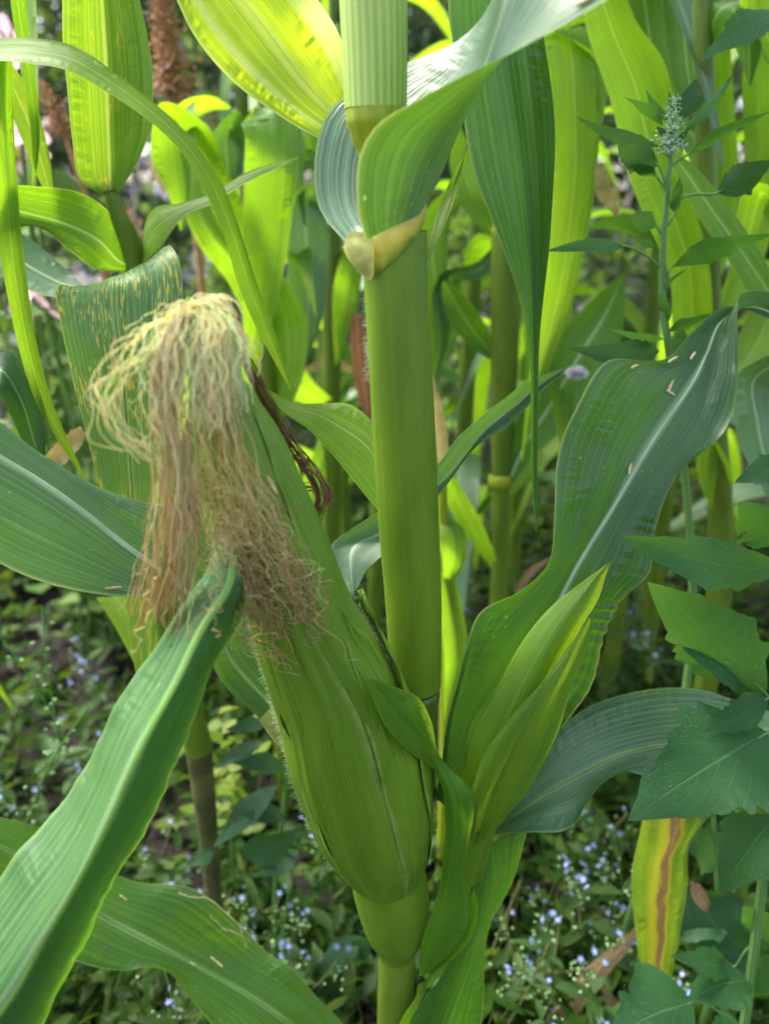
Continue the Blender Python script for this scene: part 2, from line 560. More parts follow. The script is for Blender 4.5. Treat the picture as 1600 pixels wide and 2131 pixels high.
M['dry'] = corn_leaf_mat('dry_leaf', (0.40, 0.27, 0.165), (0.6, 0.38, 0.18), veins=12, tf=0.2, rough=0.7, speck=0.0, pucker=2.5, vein_col=(0.44999999999999996, 0.27749999999999997, 0.15000000000000002))
M['dry_red'] = corn_leaf_mat('dry_red_leaf', (0.25, 0.11, 0.055), (0.45, 0.18, 0.06), veins=12, tf=0.2, rough=0.7, speck=0.0, pucker=2.5, vein_col=(0.375, 0.165, 0.0825))
M['dry_stem'] = plain('dry_stem', (0.075, 0.075, 0.020), 0.8, None, 0, 0.4, 50.0, 0.001)
M['straw'] = plain('straw', (0.48, 0.36, 0.15), 0.6, (0.6, 0.45, 0.15), 0.15, 0.35, 60.0, 0.0008)
M['anther'] = plain('dry_anther', (0.55, 0.43, 0.22), 0.6, None, 0, 0.25, 300.0)
M['weed'] = weed_mat('goosefoot_leaf', (0.018, 0.078, 0.021), (0.14, 0.34, 0.03))
M['weed_dark'] = weed_mat('goosefoot_leaf_dark', (0.017, 0.062, 0.024), (0.08, 0.2, 0.02), 0.12)
M['weed_light'] = weed_mat('weed_leaf_light', (0.06, 0.15, 0.04), (0.2, 0.36, 0.03), 0.15)
M['weed_stem'] = stalk_mat('weed_stem', (0.06, 0.13, 0.03), (0.10, 0.19, 0.05), 9, rib_amt=0.6, mott=0.1)
M['mealy'] = plain('mealy_buds', (0.32, 0.44, 0.30), 0.8, None, 0, 0.3, 400.0, 0.001)

def silk_mat(name, ramps):
    m = NT(name)
    u_, v_ = m.uv()
    cc = m.ramp(v_, ramps[0])
    for k, r_ in enumerate(ramps[1:]):
        t0 = (k + 1) / len(ramps)
        cc = m.mix(m.sstep(u_, t0 - .06, t0 + .06), cc, m.ramp(v_, r_))
    return m.surface(cc, 0.45, cc, 0.45, None, 0.5)


M['silk_pale'] = silk_mat('silk_pale', [
    [(0, (.62, .74, .12)), (.35, (.92, .90, .42)), (1, (.84, .76, .38))],
    [(0, (.50, .64, .14)), (.4, (.78, .88, .40)), (1, (.74, .80, .46))],
    [(0, (.58, .66, .18)), (.3, (.86, .74, .44)), (1, (.74, .54, .32))]])
M['silk'] = silk_mat('silk_pink', [
    [(0, (.50, .56, .18)), (.22, (.78, .66, .36)), (.5, (.68, .53, .25)), (1, (.52, .34, .13))],
    [(0, (.50, .56, .18)), (.25, (.82, .74, .42)), (.6, (.74, .63, .33)), (1, (.62, .46, .20))],
    [(0, (.48, .50, .18)), (.2, (.68, .50, .27)), (.5, (.58, .40, .19)), (1, (.46, .27, .11))]])
M['silk_tangle'] = silk_mat('silk_tangle', [
    [(0, (.66, .66, .28)), (.5, (.64, .56, .25)), (1, (.54, .36, .17))],
    [(0, (.60, .62, .22)), (.6, (.68, .64, .30)), (1, (.58, .42, .20))],
    [(0, (.60, .45, .25)), (.5, (.52, .31, .17)), (1, (.42, .19, .10))]])
m = NT('silk_brown')
u_, v_ = m.uv()
cc = m.ramp(v_, [(0.0, (0.20, 0.16, 0.03)), (0.5, (0.15, 0.08, 0.03)), (1.0, (0.13, 0.05, 0.02))])
M['silk_brown'] = m.surface(cc, 0.5, cc, 0.2, None, 0.4)


# ------------------------------------------------------------------ leaf builders
def blade3(parent, P, mat, name='leaf', fold=0.35, wave=0.0, freq=38.0, rib=0.0, rib_mat=None, nu=15, dens=240.0, seed=0, ripple=None, rib_from=-1.0, pleat=1.0):
    "P (k,3,3): left margin, midrib, right margin in world space"
    P = np.asarray(P, float)
    L = np.linalg.norm(np.diff(P[:, 1], axis=0), axis=1).sum()
    n = int(max(14, min(110, L * dens))) if not ripple else int(min(420, L * 950))
    G3, _ = hermite(P, n)
    s = np.concatenate([[0], np.cumsum(np.linalg.norm(np.diff(G3[:, 1], axis=0), axis=1))])
    Lp, Mp, Rp = G3[:, 0], G3[:, 1], G3[:, 2]
    us = np.linspace(0, 1, nu)
    a = us[None, :, None]
    # quadratic through the three points
    q = (2 * (a - 0.5) * (a - 1)) * Lp[:, None] + (4 * a * (1 - a)) * Mp[:, None] + (2 * a * (a - 0.5)) * Rp[:, None]
    lin = np.where(a < 0.5, Lp[:, None] + (Mp - Lp)[:, None] * (a * 2), Mp[:, None] + (Rp - Mp)[:, None] * (a * 2 - 1))
    G = q * (1 - fold) + lin * fold
    N = grid_normals(G)
    wd = np.linalg.norm(Lp - Mp, axis=1) + np.linalg.norm(Rp - Mp, axis=1)
    e = np.abs(us - 0.5) * 2
    r = random.Random(seed * 31 + 5)
    if wave:
        for sgn in (0, 1):
            side = (us < 0.5) if sgn == 0 else (us > 0.5)
            ph1, ph2, ph3 = [r.uniform(0, 6.28) for _ in range(3)]
            f = freq * r.uniform(0.8, 1.2)
            a_s = np.sin(s * f + ph1) * 0.55 + np.sin(s * f * 2.3 + ph2) * 0.3 + np.sin(s * f * 0.43 + ph3) * 0.5
            taper = np.clip(wd / (wd.max() + 1e-9), 0, 1)
            G += (wave * (a_s * taper)[:, None] * (np.where(side, e ** 2.2, 0))[None, :])[:, :, None] * N
    for rp in ripple or ():
        side_, f0, f1, amp = rp
        fr_ = np.linspace(0, 1, n)
        msk = np.clip((fr_ - f0) / .06, 0, 1) * np.clip((f1 - fr_) / .06, 0, 1)
        lift = np.clip((e - .45) / .35, 0, 1) ** 1.3 * np.where((us < .5) if side_ == 'L' else (us > .5), 1, 0)
        wobble = np.sin(s * 880 + 1.2 * np.sin(s * 97)) * np.interp(fr_, np.linspace(0, 1, 34), [r.random() ** 1.6 * 1.3 for _ in range(34)])
        G += (amp * (wobble * msk)[:, None] * lift[None, :])[:, :, None] * N
    # shallow lengthwise pleats so that the blade is never a perfectly smooth sheet
    pl = 0.006 * pleat * wd[:, None] * np.sin(us * 2 * math.pi * 4 + r.uniform(0, 6))[None, :]
    G += pl[:, :, None] * N
    # gentle irregular swell
    sw = 0.018 * min(1.0, pleat + .3) * wd[:, None] * (np.sin(s[:, None] * 47 + us[None, :] * 5 + r.uniform(0, 6)) * np.sin(s[:, None] * 23 - us[None, :] * 7 + r.uniform(0, 6)))
    G += sw[:, :, None] * N
    uv = np.stack([np.broadcast_to(us[None, :], G.shape[:2]), np.broadcast_to(s[:, None] + seed * 0.37, G.shape[:2])], -1)
    o = obj(name, G.reshape(-1, 3), grid_faces(n, nu), mat, parent, uv.reshape(-1, 2))
    if rib:
        c = G[:, nu // 2]
        nn = N[:, nu // 2]
        T = np.gradient(c, axis=0)
        T /= np.linalg.norm(T, axis=1, keepdims=True) + 1e-9
        A = np.cross(nn, T)
        fr = np.linspace(0, 1, n)
        rr = rib * (1 - fr) ** 0.8 * 0.92 + rib * 0.08
        rr = rr * np.clip((fr - rib_from) / .15, 0.04, 1)
        th = np.linspace(0, 2 * math.pi, 9)
        V = c[:, None] + rr[:, None, None] * (np.cos(th)[None, :, None] * A[:, None] + 0.30 * np.sin(th)[None, :, None] * nn[:, None])
        uvr = np.stack([np.broadcast_to(th / 6.2832, V.shape[:2]), np.broadcast_to(s[:, None], V.shape[:2])], -1)
        obj('midrib', V.reshape(-1, 3), grid_faces(n, 9), rib_mat or M['midrib'], o, uvr.reshape(-1, 2))
    return o


def blade(parent, rows, mat, **kw):
    "rows of (Lx,Ly, Mx,My, Rx,Ry, Yl,Ym,Yr): margins and midrib as seen, each with its own distance"
    P = [[at(r[0], r[1], r[6]), at(r[2], r[3], r[7]), at(r[4], r[5], r[8])] for r in rows]
    return blade3(parent, P, mat, **kw)


def ribbon(parent, pts, mat, **kw):
    "pts of (x, y, Y, width, depth difference across, keel): a blade along a centre line"
    c = np.array([p[:2] for p in pts], float)
    t = np.gradient(c, axis=0)
    t /= np.linalg.norm(t, axis=1, keepdims=True) + 1e-9
    nr = np.stack([-t[:, 1], t[:, 0]], 1)
    rows = []
    for p, ci, ni in zip(pts, c, nr):
        Y, wd = p[2], p[3]
        dy = p[4] if len(p) > 4 else 0.0
        kl = p[5] if len(p) > 5 else 0.006
        l = ci + ni * wd / 2
        r = ci - ni * wd / 2
        rows.append((l[0], l[1], ci[0], ci[1], r[0], r[1], Y - dy / 2, Y + kl * min(1, wd / 60), Y + dy / 2))
    return blade(parent, rows, mat, **kw)


def stem(parent, pts, mat, name='stem', sides=12, n=40):
    "pts of (x, y, Y, width in photo pixels)"
    path = [at(p[0], p[1], p[2]) for p in pts]
    rad = [p[3] * mpp(p[0], p[1], p[2]) / 2 for p in pts]
    V, F, uv = tube(path, rad, sides, n)
    return obj(name, V, F, mat, parent, uv)


def toothed(parent, base, tip, width, Yb, Yt, mat, tilt=0.0, teeth=5, seed=0, droop=0.0, petiole=None, peak=0.35, depth=0.26, name='leaf', cup=0.12):
    "a goosefoot-like leaf: diamond outline with irregular teeth"
    r = random.Random(seed)
    A, B = at(*base, Yb), at(*tip, Yt)
    L = np.linalg.norm(B - A)
    ax = (B - A) / L
    mid = (A + B) / 2
    view = mid - CAM
    view /= np.linalg.norm(view)
    sd_ = np.cross(ax, view)
    sd_ /= np.linalg.norm(sd_)
    nr = np.cross(sd_, ax)
    if nr[2] < 0:
        nr = -nr
    ct, st_ = math.cos(tilt), math.sin(tilt)
    side = sd_ * ct + nr * st_
    nrm = nr * ct - sd_ * st_
    hw = width * np.linalg.norm(mid - CAM) / FPX / 2
    n = 56
    s = np.linspace(0, 1, n)
    prof = np.where(s < peak, np.sin(s / peak * math.pi / 2) ** 0.9, np.clip(1 - (s - peak) / (1 - peak), 0, 1) ** 0.85)
    prof = np.clip(prof, 0.012, None)
    nu = 11
    us = np.linspace(-1, 1, nu)
    G = np.zeros((n, nu, 3))
    cen = A + np.outer(s * L, ax) + np.outer(-droop * L * s ** 2 + 0.04 * L * np.sin(s * 3.1), nrm)
    bend = r.uniform(-0.05, 0.05)
    cen += np.outer(bend * L * np.sin(s * math.pi), side)
    wv = r.uniform(0, 6)
    for sg in (-1, 1):
        nt = max(1, teeth + r.randint(-1, 1))
        tp = np.sort([r.uniform(0.22, 0.86) for _ in range(nt)]) if teeth else []
        mod = np.ones(n)
        for p in tp:
            d = depth * r.uniform(0.5, 1.3)
            k = (s - p) / 0.075
            mod += np.where((k > -1.5) & (k <= 0), d * (k + 1.5) / 1.5 - d * 0.35, 0) + np.where((k > 0) & (k < 0.5), d * (1 - k * 2.0) - d * 0.35, 0)
        for j, uu in enumerate(us):
            if (uu < 0) == (sg < 0) or uu == 0:
                e = abs(uu)
                wj = prof * (1 + (mod - 1) * e ** 3)
                up_ = cup * hw * (e ** 1.5) * prof + 0.15 * hw * np.sin(s * 9 + wv + sg) * e ** 2 * prof
                G[:, j] = cen + np.outer(uu * hw * wj, side) + np.outer(up_, nrm)
    uv = np.stack([np.broadcast_to((us + 1) / 2, (n, nu)), np.broadcast_to(s[:, None], (n, nu))], -1)
    o = obj(name, G.reshape(-1, 3), grid_faces(n, nu), mat, parent, uv.reshape(-1, 2))
    if petiole is not None:
        C = at(petiole[0], petiole[1], petiole[2] if len(petiole) > 2 else Yb)
        md = (A + C) / 2 + np.array([0, 0, 0.06 * np.linalg.norm(A - C)])
        V, F, uv2 = tube([C, md, A, A + ax * L * 0.12], [0.0009, 0.0008, 0.0007, 0.0004], 6, 14)
        obj('petiole', V, F, M['weed_stem'], o, uv2)
    return o


# ================================================================== ground
m = NT('soil')
oc = m.objco()
n1 = m.noise(oc, 9.0, 6.0, 0.65)
n2 = m.noise(oc, 55.0, 5.0, 0.7)
c = m.mix(m.sstep(n1, 0.3, 0.7), (0.007, 0.0058, 0.005), (0.018, 0.014, 0.012))
c = m.mix(m.math('MULTIPLY', m.sstep(n2, 0.55, 0.75), 0.5), c, (0.030, 0.023, 0.019))
h = m.math('ADD', n1, m.math('MULTIPLY', n2, 0.5))
M['soil'] = m.surface(c, 0.9, None, 0, m.bump(h, 0.02, 1.0), 0.2)
xs = np.concatenate([np.linspace(-60, -2, 12), np.linspace(-1.9, 1.9, 120), np.linspace(2, 60, 12)])
ys = np.concatenate([np.linspace(-30, -0.3, 8), np.linspace(-0.2, 3.0, 110), np.linspace(3.1, 90, 16)])
X, Yg = np.meshgrid(xs, ys)
Z = 0.012 * np.sin(X * 9 + 1) * np.sin(Yg * 7) + 0.008 * np.sin(X * 23 + Yg * 11) + 0.006 * np.sin(X * 41 - Yg * 37) + 0.005 * rng.standard_normal(X.shape) * (abs(X) < 2)
G = np.stack([X, Yg, Z - 0.02], -1)
g = bpy.data.objects.new('ground', make_mesh('ground', G.reshape(-1, 3), grid_faces(len(ys), len(xs)), M['soil']))
COL.objects.link(g)
g['kind'] = 'structure'

# clods of earth: uncountable
def blob(c, r, seed):
    rr = random.Random(seed)
    V, F = [], []
    n, k = 5, 7
    for i in range(n + 1):
        th = math.pi * i / n
        for j in range(k):
            ph = 2 * math.pi * j / k
            q = r * rr.uniform(0.75, 1.2)
            V.append((c[0] + q * math.sin(th) * math.cos(ph), c[1] + q * math.sin(th) * math.sin(ph), c[2] + 0.7 * q * math.cos(th)))
    for i in range(n):
        for j in range(k):
            F.append((i * k + j, i * k + (j + 1) % k, (i + 1) * k + (j + 1) % k, (i + 1) * k + j))
    return V, F


V, F = [], []
for i in range(420):
    x, y = rnd.uniform(-0.8, 0.9), rnd.uniform(0.3, 1.6)
    v, f = blob((x, y, -0.008), rnd.choice((0.005, 0.008, 0.012, 0.018)), i)
    o0 = len(V)
    V += v
    F += [tuple(a + o0 for a in q) for q in f]
o = obj('soil_clods', V, np.array(F), M['soil'], None, smooth=True, kind='stuff')
o['label'] = 'loose clods of dark earth on the ground'

# ================================================================== main corn plant
YS = 0.352
mb = at(825, 2131, YS)
main = empty('corn_plant', (mb[0], YS + 0.004, 0.0), 'large central corn plant with a thick green stalk and one silky ear', 'corn plant', None)

# lower stalk, from the ground up to the node beside the ear
gb = (mb[0] - 0.004, YS + 0.004, -0.02)
p0 = np.array(gb)
pts = [p0, at(822, 2131, YS), at(826, 2000, YS), at(838, 1850, YS + 0.006), at(862, 1650, YS + 0.008), at(868, 1500, YS + 0.003), at(866, 1440, YS)]
rad = [0.015, 0.0122, 0.0118, 0.0116, 0.0114, 0.0110, 0.0108]
V, F, uv = tube(pts, rad, 28, 60)
obj('stalk', V, F, M['stalk'], main, uv)
# node ring, coloured dark to carry the ring shadow below the sheath
pts = [at(868, 1478, YS), at(867, 1462, YS), at(867, 1450, YS), at(866, 1440, YS), at(866, 1432, YS)]
V, F, uv = tube(pts, [0.0112, 0.0118, 0.0126, 0.0128, 0.0115], 28, 20)
obj('node', V, F, M['node_shaded'], main, uv)
# the long sheath
pts = [at(865, 1425, YS), at(864, 1390, YS), at(860, 1250, YS), at(852, 1120, YS), at(846, 1000, YS), at(838, 850, YS), at(830, 700, YS), at(824, 600, YS), at(822, 540, YS), at(822, 480, YS)]
rad = [0.0136, 0.0139, 0.0146, 0.0150, 0.0150, 0.0147, 0.0143, 0.0141, 0.0140, 0.0138]
V, F, uv = tube(pts, rad, 40, 90)
sheath = obj('leaf_sheath', V, F, M['sheath'], main, uv)
# upper internode with olive node
pts = [at(770, -400, YS), at(774, -100, YS), at(777, 20, YS), at(780, 120, YS), at(782, 226, YS)]
V, F, uv = tube(pts, [0.0125, 0.0131, 0.0131, 0.0130, 0.0127], 36, 40)
obj('stalk', V, F, M['stalk_pale'], main, uv)
pts = [at(782, 222, YS), at(783, 232, YS), at(784, 255, YS), at(785, 275, YS), at(790, 300, YS), at(806, 380, YS), at(818, 480, YS)]
V, F, uv = tube(pts, [0.0126, 0.01265, 0.0125, 0.0112, 0.0100, 0.0100, 0.0110], 32, 40)
obj('node', V, F, M['node'], main, uv)

# collar where the upper blade leaves the sheath: a cream band lying on the sheath, and the hairy lobe beside it
def collar_patch(name, xs, top, bot, mat, bulge, x0=823.0, rpx=67.0):
    n, k = 26, 14
    V, uv = [], []
    for i in range(n):
        f = i / (n - 1)
        x = xs[0] + (xs[-1] - xs[0]) * f
        yt, yb = np.interp(x, xs, top), np.interp(x, xs, bot)
        for q in range(k):
            g_ = q / (k - 1)
            e = (x - x0) / rpx
            Y = YS - 0.0143 * math.sqrt(max(0.0, 1 - min(1, abs(e)) ** 2)) - 0.0004 - bulge * math.sin(math.pi * min(1, g_ * 1.25)) ** .8 * math.sin(math.pi * min(1, max(0, f))) ** .6
            V.append(at(x, yb + (yt - yb) * g_, Y))
            uv.append((f, g_))
    return obj(name, V, grid_faces(n, k), mat, main, np.array(uv))


collar_patch('leaf_collar', [754, 770, 790, 815, 840, 862, 880, 888], [486, 462, 452, 448, 440, 432, 424, 420], [540, 572, 566, 548, 524, 500, 472, 446], M['collar_core'], .0004)
collar_patch('ligule', [715, 722, 734, 746, 758, 770, 778], [512, 490, 482, 482, 486, 492, 498], [516, 536, 552, 564, 576, 584, 572], M['collar'], .0018, 800, 90)

# upper blade: wraps the stalk, near half seen from below, far half from above
rows = [
    (762, 500, 874, 446, 726, 512, 0.3345, 0.3385, 0.362),
    (743, 432, 900, 404, 668, 440, 0.325, 0.345, 0.374),
    (746, 325, 925, 345, 655, 330, 0.316, 0.349, 0.378),
    (782, 262, 944, 292, 680, 236, 0.311, 0.350, 0.380),
    (858, 216, 965, 240, 770, 165, 0.307, 0.349, 0.386),
    (950, 168, 990, 186, 870, 119, 0.303, 0.345, 0.383),
    (1045, 124, 1015, 122, 935, 90, 0.298, 0.340, 0.381),
    (1150, 66, 1040, 50, 988, 46, 0.293, 0.335, 0.379),
    (1275, -8, 1066, -30, 1046, -40, 0.290, 0.332, 0.376),
    (1440, -130, 1150, -160, 1120, -170, 0.290, 0.335, 0.376)]
upper_blade = blade(main, rows, M['leaf_blue'], name='leaf', fold=0.15, wave=0.0012, pleat=.25, nu=25, seed=1)

# hanging blade to the right of the stalk, its tip pointing down
rows = [
    (800, -420, 820, -440, 850, -430, 0.36, 0.36, 0.36),
    (880, -330, 960, -380, 1010, -420, 0.38, 0.40, 0.41),
    (930, -120, 1030, -160, 1110, -170, 0.405, 0.42, 0.42),
    (938, 60, 1040, 40, 1128, 40, 0.410, 0.424, 0.418),
    (958, 200, 1060, 190, 1146, 190, 0.408, 0.424, 0.414),
    (986, 340, 1080, 330, 1152, 330, 0.405, 0.421, 0.410),
    (1040, 500, 1098, 495, 1142, 490, 0.400, 0.413, 0.403),
    (1080, 620, 1107, 618, 1132, 615, 0.396, 0.404, 0.397),
    (1098, 720, 1110, 718, 1122, 716, 0.392, 0.396, 0.391),
    (1104, 850, 1111, 850, 1119, 850, 0.388, 0.390, 0.387),
    (1105, 980, 1111, 980, 1118, 980, 0.385, 0.386, 0.384),
    (1114, 1105, 1115, 1106, 1117, 1105, 0.382, 0.382, 0.382)]
hang_blade = blade(main, rows, M['leaf_hang'], fold=0.35, wave=0.0015, nu=21, seed=2)

# streaked lime blade going up to the left behind the stalk
rows = [
    (775, 330, 800, 300, 824, 270, 0.374, 0.374, 0.372),
    (664, 288, 706, 250, 740, 200, 0.412, 0.402, 0.392),
    (570, 238, 620, 168, 704, 76, 0.430, 0.414, 0.390),
    (480, 172, 550, 80, 648, 4, 0.448, 0.424, 0.380),
    (405, 76, 486, -10, 600, -70, 0.458, 0.434, 0.388),
    (362, -10, 430, -90, 545, -150, 0.462, 0.440, 0.395),
    (300, -170, 350, -240, 430, -280, 0.455, 0.44, 0.41),
    (220, -420, 225, -425, 232, -430, 0.44, 0.44, 0.44)]
lime_blade = blade(main, rows, M['leaf_streaked'], fold=0.3, wave=0.002, nu=21, seed=3)

# broad blade going left at ear height, starting at a collar behind the ear
rows = [
    (596, 1572, 605, 1560, 620, 1545, 0.345, 0.348, 0.352),
    (545, 1500, 580, 1490, 615, 1440, 0.343, 0.350, 0.352),
    (460, 1415, 490, 1385, 530, 1300, 0.338, 0.350, 0.350),
    (395, 1300, 430, 1275, 470, 1160, 0.330, 0.345, 0.348),
    (325, 1238, 345, 1195, 370, 1062, 0.325, 0.340, 0.346),
    (250, 1240, 255, 1130, 290, 1044, 0.318, 0.334, 0.344),
    (150, 1226, 160, 1055, 180, 1002, 0.308, 0.327, 0.340),
    (60, 1200, 62, 985, 80, 944, 0.300, 0.320, 0.336),
    (-10, 1166, -10, 940, 5, 880, 0.294, 0.314, 0.332),
    (-130, 1090, -120, 870, -100, 800, 0.285, 0.305, 0.325),
    (-300, 960, -290, 830, -280, 790, 0.28, 0.295, 0.31)]
left_blade = blade(main, rows, M['leaf_blue'], fold=0.3, wave=0.0012, rib=0.0030, rib_from=.22, nu=25, seed=4)
# yellowish collar of that blade
rows = [(540, 1498, 556, 1480, 575, 1462, 0.341, 0.346, 0.348), (560, 1530, 580, 1512, 600, 1500, 0.341, 0.343, 0.346), (585, 1560, 596, 1552, 610, 1546, 0.341, 0.343, 0.345), (602, 1580, 608, 1574, 616, 1570, 0.342, 0.343, 0.345)]
blade(main, rows, M['collar'], name='leaf_collar', nu=9, fold=0.1)

# near blade sloping down to the lower left, keeled along the middle
rows = [
    (455, 1120, 490, 1130, 520, 1150, 0.282, 0.268, 0.284),
    (425, 1190, 478, 1215, 520, 1222, 0.276, 0.252, 0.278),
    (372, 1262, 420, 1310, 500, 1300, 0.272, 0.240, 0.272),
    (300, 1385, 365, 1420, 455, 1385, 0.264, 0.227, 0.264),
    (235, 1490, 300, 1545, 396, 1520, 0.255, 0.215, 0.256),
    (188, 1585, 240, 1680, 322, 1672, 0.246, 0.205, 0.247),
    (110, 1690, 172, 1820, 244, 1816, 0.236, 0.195, 0.237),
    (20, 1810, 92, 1960, 170, 1982, 0.227, 0.187, 0.228),
    (-70, 1940, 15, 2090, 92, 2108, 0.220, 0.181, 0.220),
    (-190, 2100, -120, 2240, 0, 2270, 0.212, 0.176, 0.21),
    (-380, 2380, -370, 2400, -360, 2410, 0.19, 0.17, 0.19)]
near_blade = blade(main, rows, M['leaf_near'], ripple=(('R', .12, .8, .00028),), fold=0.65, wave=0.0009, freq=150.0, rib=0.0016, rib_mat=M['midrib_dull'], nu=25, seed=5)

# lower left blade
rows = [
    (800, 2330, 815, 2310, 830, 2290, 0.352, 0.354, 0.356),
    (640, 2300, 690, 2215, 730, 2150, 0.360, 0.372, 0.380),
    (505, 2200, 590, 2120, 650, 2068, 0.365, 0.380, 0.390),
    (440, 2130, 525, 2075, 605, 2012, 0.368, 0.385, 0.398),
    (395, 2075, 455, 2035, 560, 1985, 0.370, 0.388, 0.404),
    (342, 2020, 390, 2000, 500, 1924, 0.374, 0.390, 0.410),
    (250, 2020, 305, 1955, 405, 1850, 0.374, 0.390, 0.414),
    (172, 2005, 215, 1908, 275, 1832, 0.374, 0.390, 0.412),
    (80, 1960, 110, 1840, 150, 1760, 0.374, 0.388, 0.408),
    (-10, 1850, 20, 1770, 60, 1716, 0.372, 0.384, 0.400),
    (-140, 1760, -110, 1720, -80, 1690, 0.37, 0.38, 0.39),
    (-300, 1720, -300, 1715, -300, 1710, 0.37, 0.37, 0.37)]
low_blade = blade(main, rows, M['leaf'], fold=0.3, wave=0.002, rib=0.0016, rib_mat=M['midrib_dull'], nu=21, seed=6)

# big dark blade to the right
rows = [
    (905, 1660, 945, 1690, 1000, 1720, 0.352, 0.362, 0.366),
    (920, 1540, 985, 1560, 1095, 1645, 0.350, 0.374, 0.386),
    (942, 1435, 1035, 1455, 1168, 1520, 0.350, 0.382, 0.398),
    (960, 1345, 1090, 1365, 1232, 1430, 0.352, 0.388, 0.408),
    (1000, 1272, 1132, 1298, 1256, 1320, 0.360, 0.394, 0.412),
    (1082, 1236, 1172, 1236, 1292, 1248, 0.374, 0.402, 0.414),
    (1142, 1180, 1212, 1165, 1350, 1196, 0.388, 0.412, 0.416),
    (1155, 1085, 1262, 1080, 1363, 1100, 0.400, 0.426, 0.424),
    (1163, 965, 1318, 985, 1410, 990, 0.410, 0.440, 0.440),
    (1188, 862, 1378, 888, 1508, 892, 0.422, 0.456, 0.456),
    (1256, 752, 1434, 800, 1538, 760, 0.440, 0.474, 0.476),
    (1385, 745, 1470, 735, 1536, 660, 0.468, 0.490, 0.495),
    (1440, 690, 1500, 670, 1545, 610, 0.495, 0.505, 0.508),
    (1500, 640, 1560, 640, 1610, 610, 0.51, 0.515, 0.515),
    (1640, 680, 1680, 690, 1720, 700, 0.51, 0.51, 0.51)]
right_blade = blade(main, rows, M['leaf_deep'], ripple=(('R', .04, .50, .0011), ('L', .02, .16, .0006)), fold=0.3, wave=0.0018, rib=0.0017, nu=27, seed=7)

# blade leaving to the right, lower down
rows = [
    (945, 1800, 955, 1790, 985, 1770, 0.350, 0.354, 0.360),
    (985, 1748, 1015, 1735, 1040, 1700, 0.344, 0.358, 0.366),
    (1095, 1734, 1110, 1668, 1100, 1605, 0.342, 0.366, 0.378),
    (1185, 1722, 1200, 1615, 1165, 1515, 0.344, 0.372, 0.386),
    (1238, 1635, 1280, 1575, 1250, 1460, 0.352, 0.376, 0.394),
    (1292, 1606, 1350, 1556, 1345, 1435, 0.358, 0.380, 0.400),
    (1360, 1618, 1440, 1545, 1440, 1433, 0.362, 0.384, 0.404),
    (1480, 1600, 1520, 1530, 1530, 1458, 0.366, 0.386, 0.404),
    (1600, 1560, 1610, 1515, 1610, 1484, 0.37, 0.386, 0.402),
    (1780, 1580, 1785, 1560, 1790, 1540, 0.37, 0.38, 0.39)]
side_blade = blade(main, rows, M['leaf_blue'], ripple=(('R', .2, .85, .0006),), fold=0.25, wave=0.0015, rib=0.0012, rib_mat=M['midrib_dull'], nu=25, seed=8)

# dark sheath blade hanging below it
rows = [
    (975, 1775, 1010, 1760, 1096, 1728, 0.345, 0.356, 0.372),
    (978, 1840, 1020, 1830, 1068, 1830, 0.343, 0.356, 0.372),
    (975, 1930, 1000, 1930, 1020, 1930, 0.341, 0.354, 0.368),
    (925, 2020, 965, 2020, 1010, 2020, 0.338, 0.350, 0.364),
    (868, 2100, 930, 2100, 1004, 2100, 0.334, 0.346, 0.360),
    (820, 2180, 900, 2190, 990, 2190, 0.330, 0.342, 0.356),
    (800, 2360, 860, 2380, 920, 2380, 0.330, 0.338, 0.346)]
blade(main, rows, M['leaf_hang'], fold=0.2, wave=0.001, nu=17, seed=9)

near_blade['label'] = 'blurred near blade sloping to the lower left, keeled along the middle'
hang_blade['label'] = 'dark green hanging blade with its tip pointing down'
lime_blade['label'] = 'bright lime streaked blade going up left'
left_blade['label'] = 'broad waxy blade with a white midrib going left'
right_blade['label'] = 'big dark blade going right and folding over'

# small twisted husk blade in front of the stalk
rows = [
    (872, 2030, 880, 2030, 892, 2026, 0.326, 0.322, 0.324),
    (876, 1985, 900, 1975, 940, 1985, 0.322, 0.314, 0.318),
    (893, 1915, 930, 1900, 978, 1930, 0.318, 0.310, 0.316),
    (918, 1810, 945, 1800, 968, 1808, 0.316, 0.309, 0.315),
    (926, 1700, 958, 1700, 984, 1690, 0.314, 0.308, 0.316),
    (918, 1640, 948, 1640, 978, 1638, 0.314, 0.309, 0.318),
    (900, 1600, 922, 1596, 945, 1606, 0.312, 0.312, 0.322),
    (862, 1572, 890, 1545, 915, 1580, 0.296, 0.304, 0.318),
    (802, 1512, 850, 1500, 895, 1492, 0.281, 0.294, 0.312),
    (776, 1456, 815, 1460, 862, 1445, 0.276, 0.286, 0.304),
    (769, 1422, 785, 1428, 805, 1424, 0.274, 0.278, 0.288),
    (768, 1410, 770, 1412, 772, 1411, 0.274, 0.274, 0.274)]
husk_blade = blade(main, rows, M['leaf_plain'], fold=0.2, wave=0.0008, freq=90, nu=17, seed=10)
rows = [
    (985, 1850, 975, 1870, 960, 1880, 0.318, 0.322, 0.322), (992, 1900, 968, 1935, 940, 1950, 0.316, 0.323, 0.322), (980, 1955, 945, 1985, 915, 1995, 0.314, 0.322, 0.322),
    (930, 2010, 905, 2025, 892, 2025, 0.315, 0.321, 0.322), (892, 2058, 884, 2055, 878, 2050, 0.32, 0.322, 0.323)]
blade(main, rows, M['leaf_plain'], fold=0.2, wave=0.001, nu=11, seed=11)
rows = [(890, 2035, 884, 2040, 868, 2050, 0.322, 0.322, 0.322), (884, 2062, 878, 2066, 866, 2070, 0.322, 0.322, 0.322), (860, 2110, 850, 2110, 840, 2110, 0.325, 0.325, 0.325), (830, 2180, 820, 2180, 810, 2180, 0.33, 0.33, 0.33)]
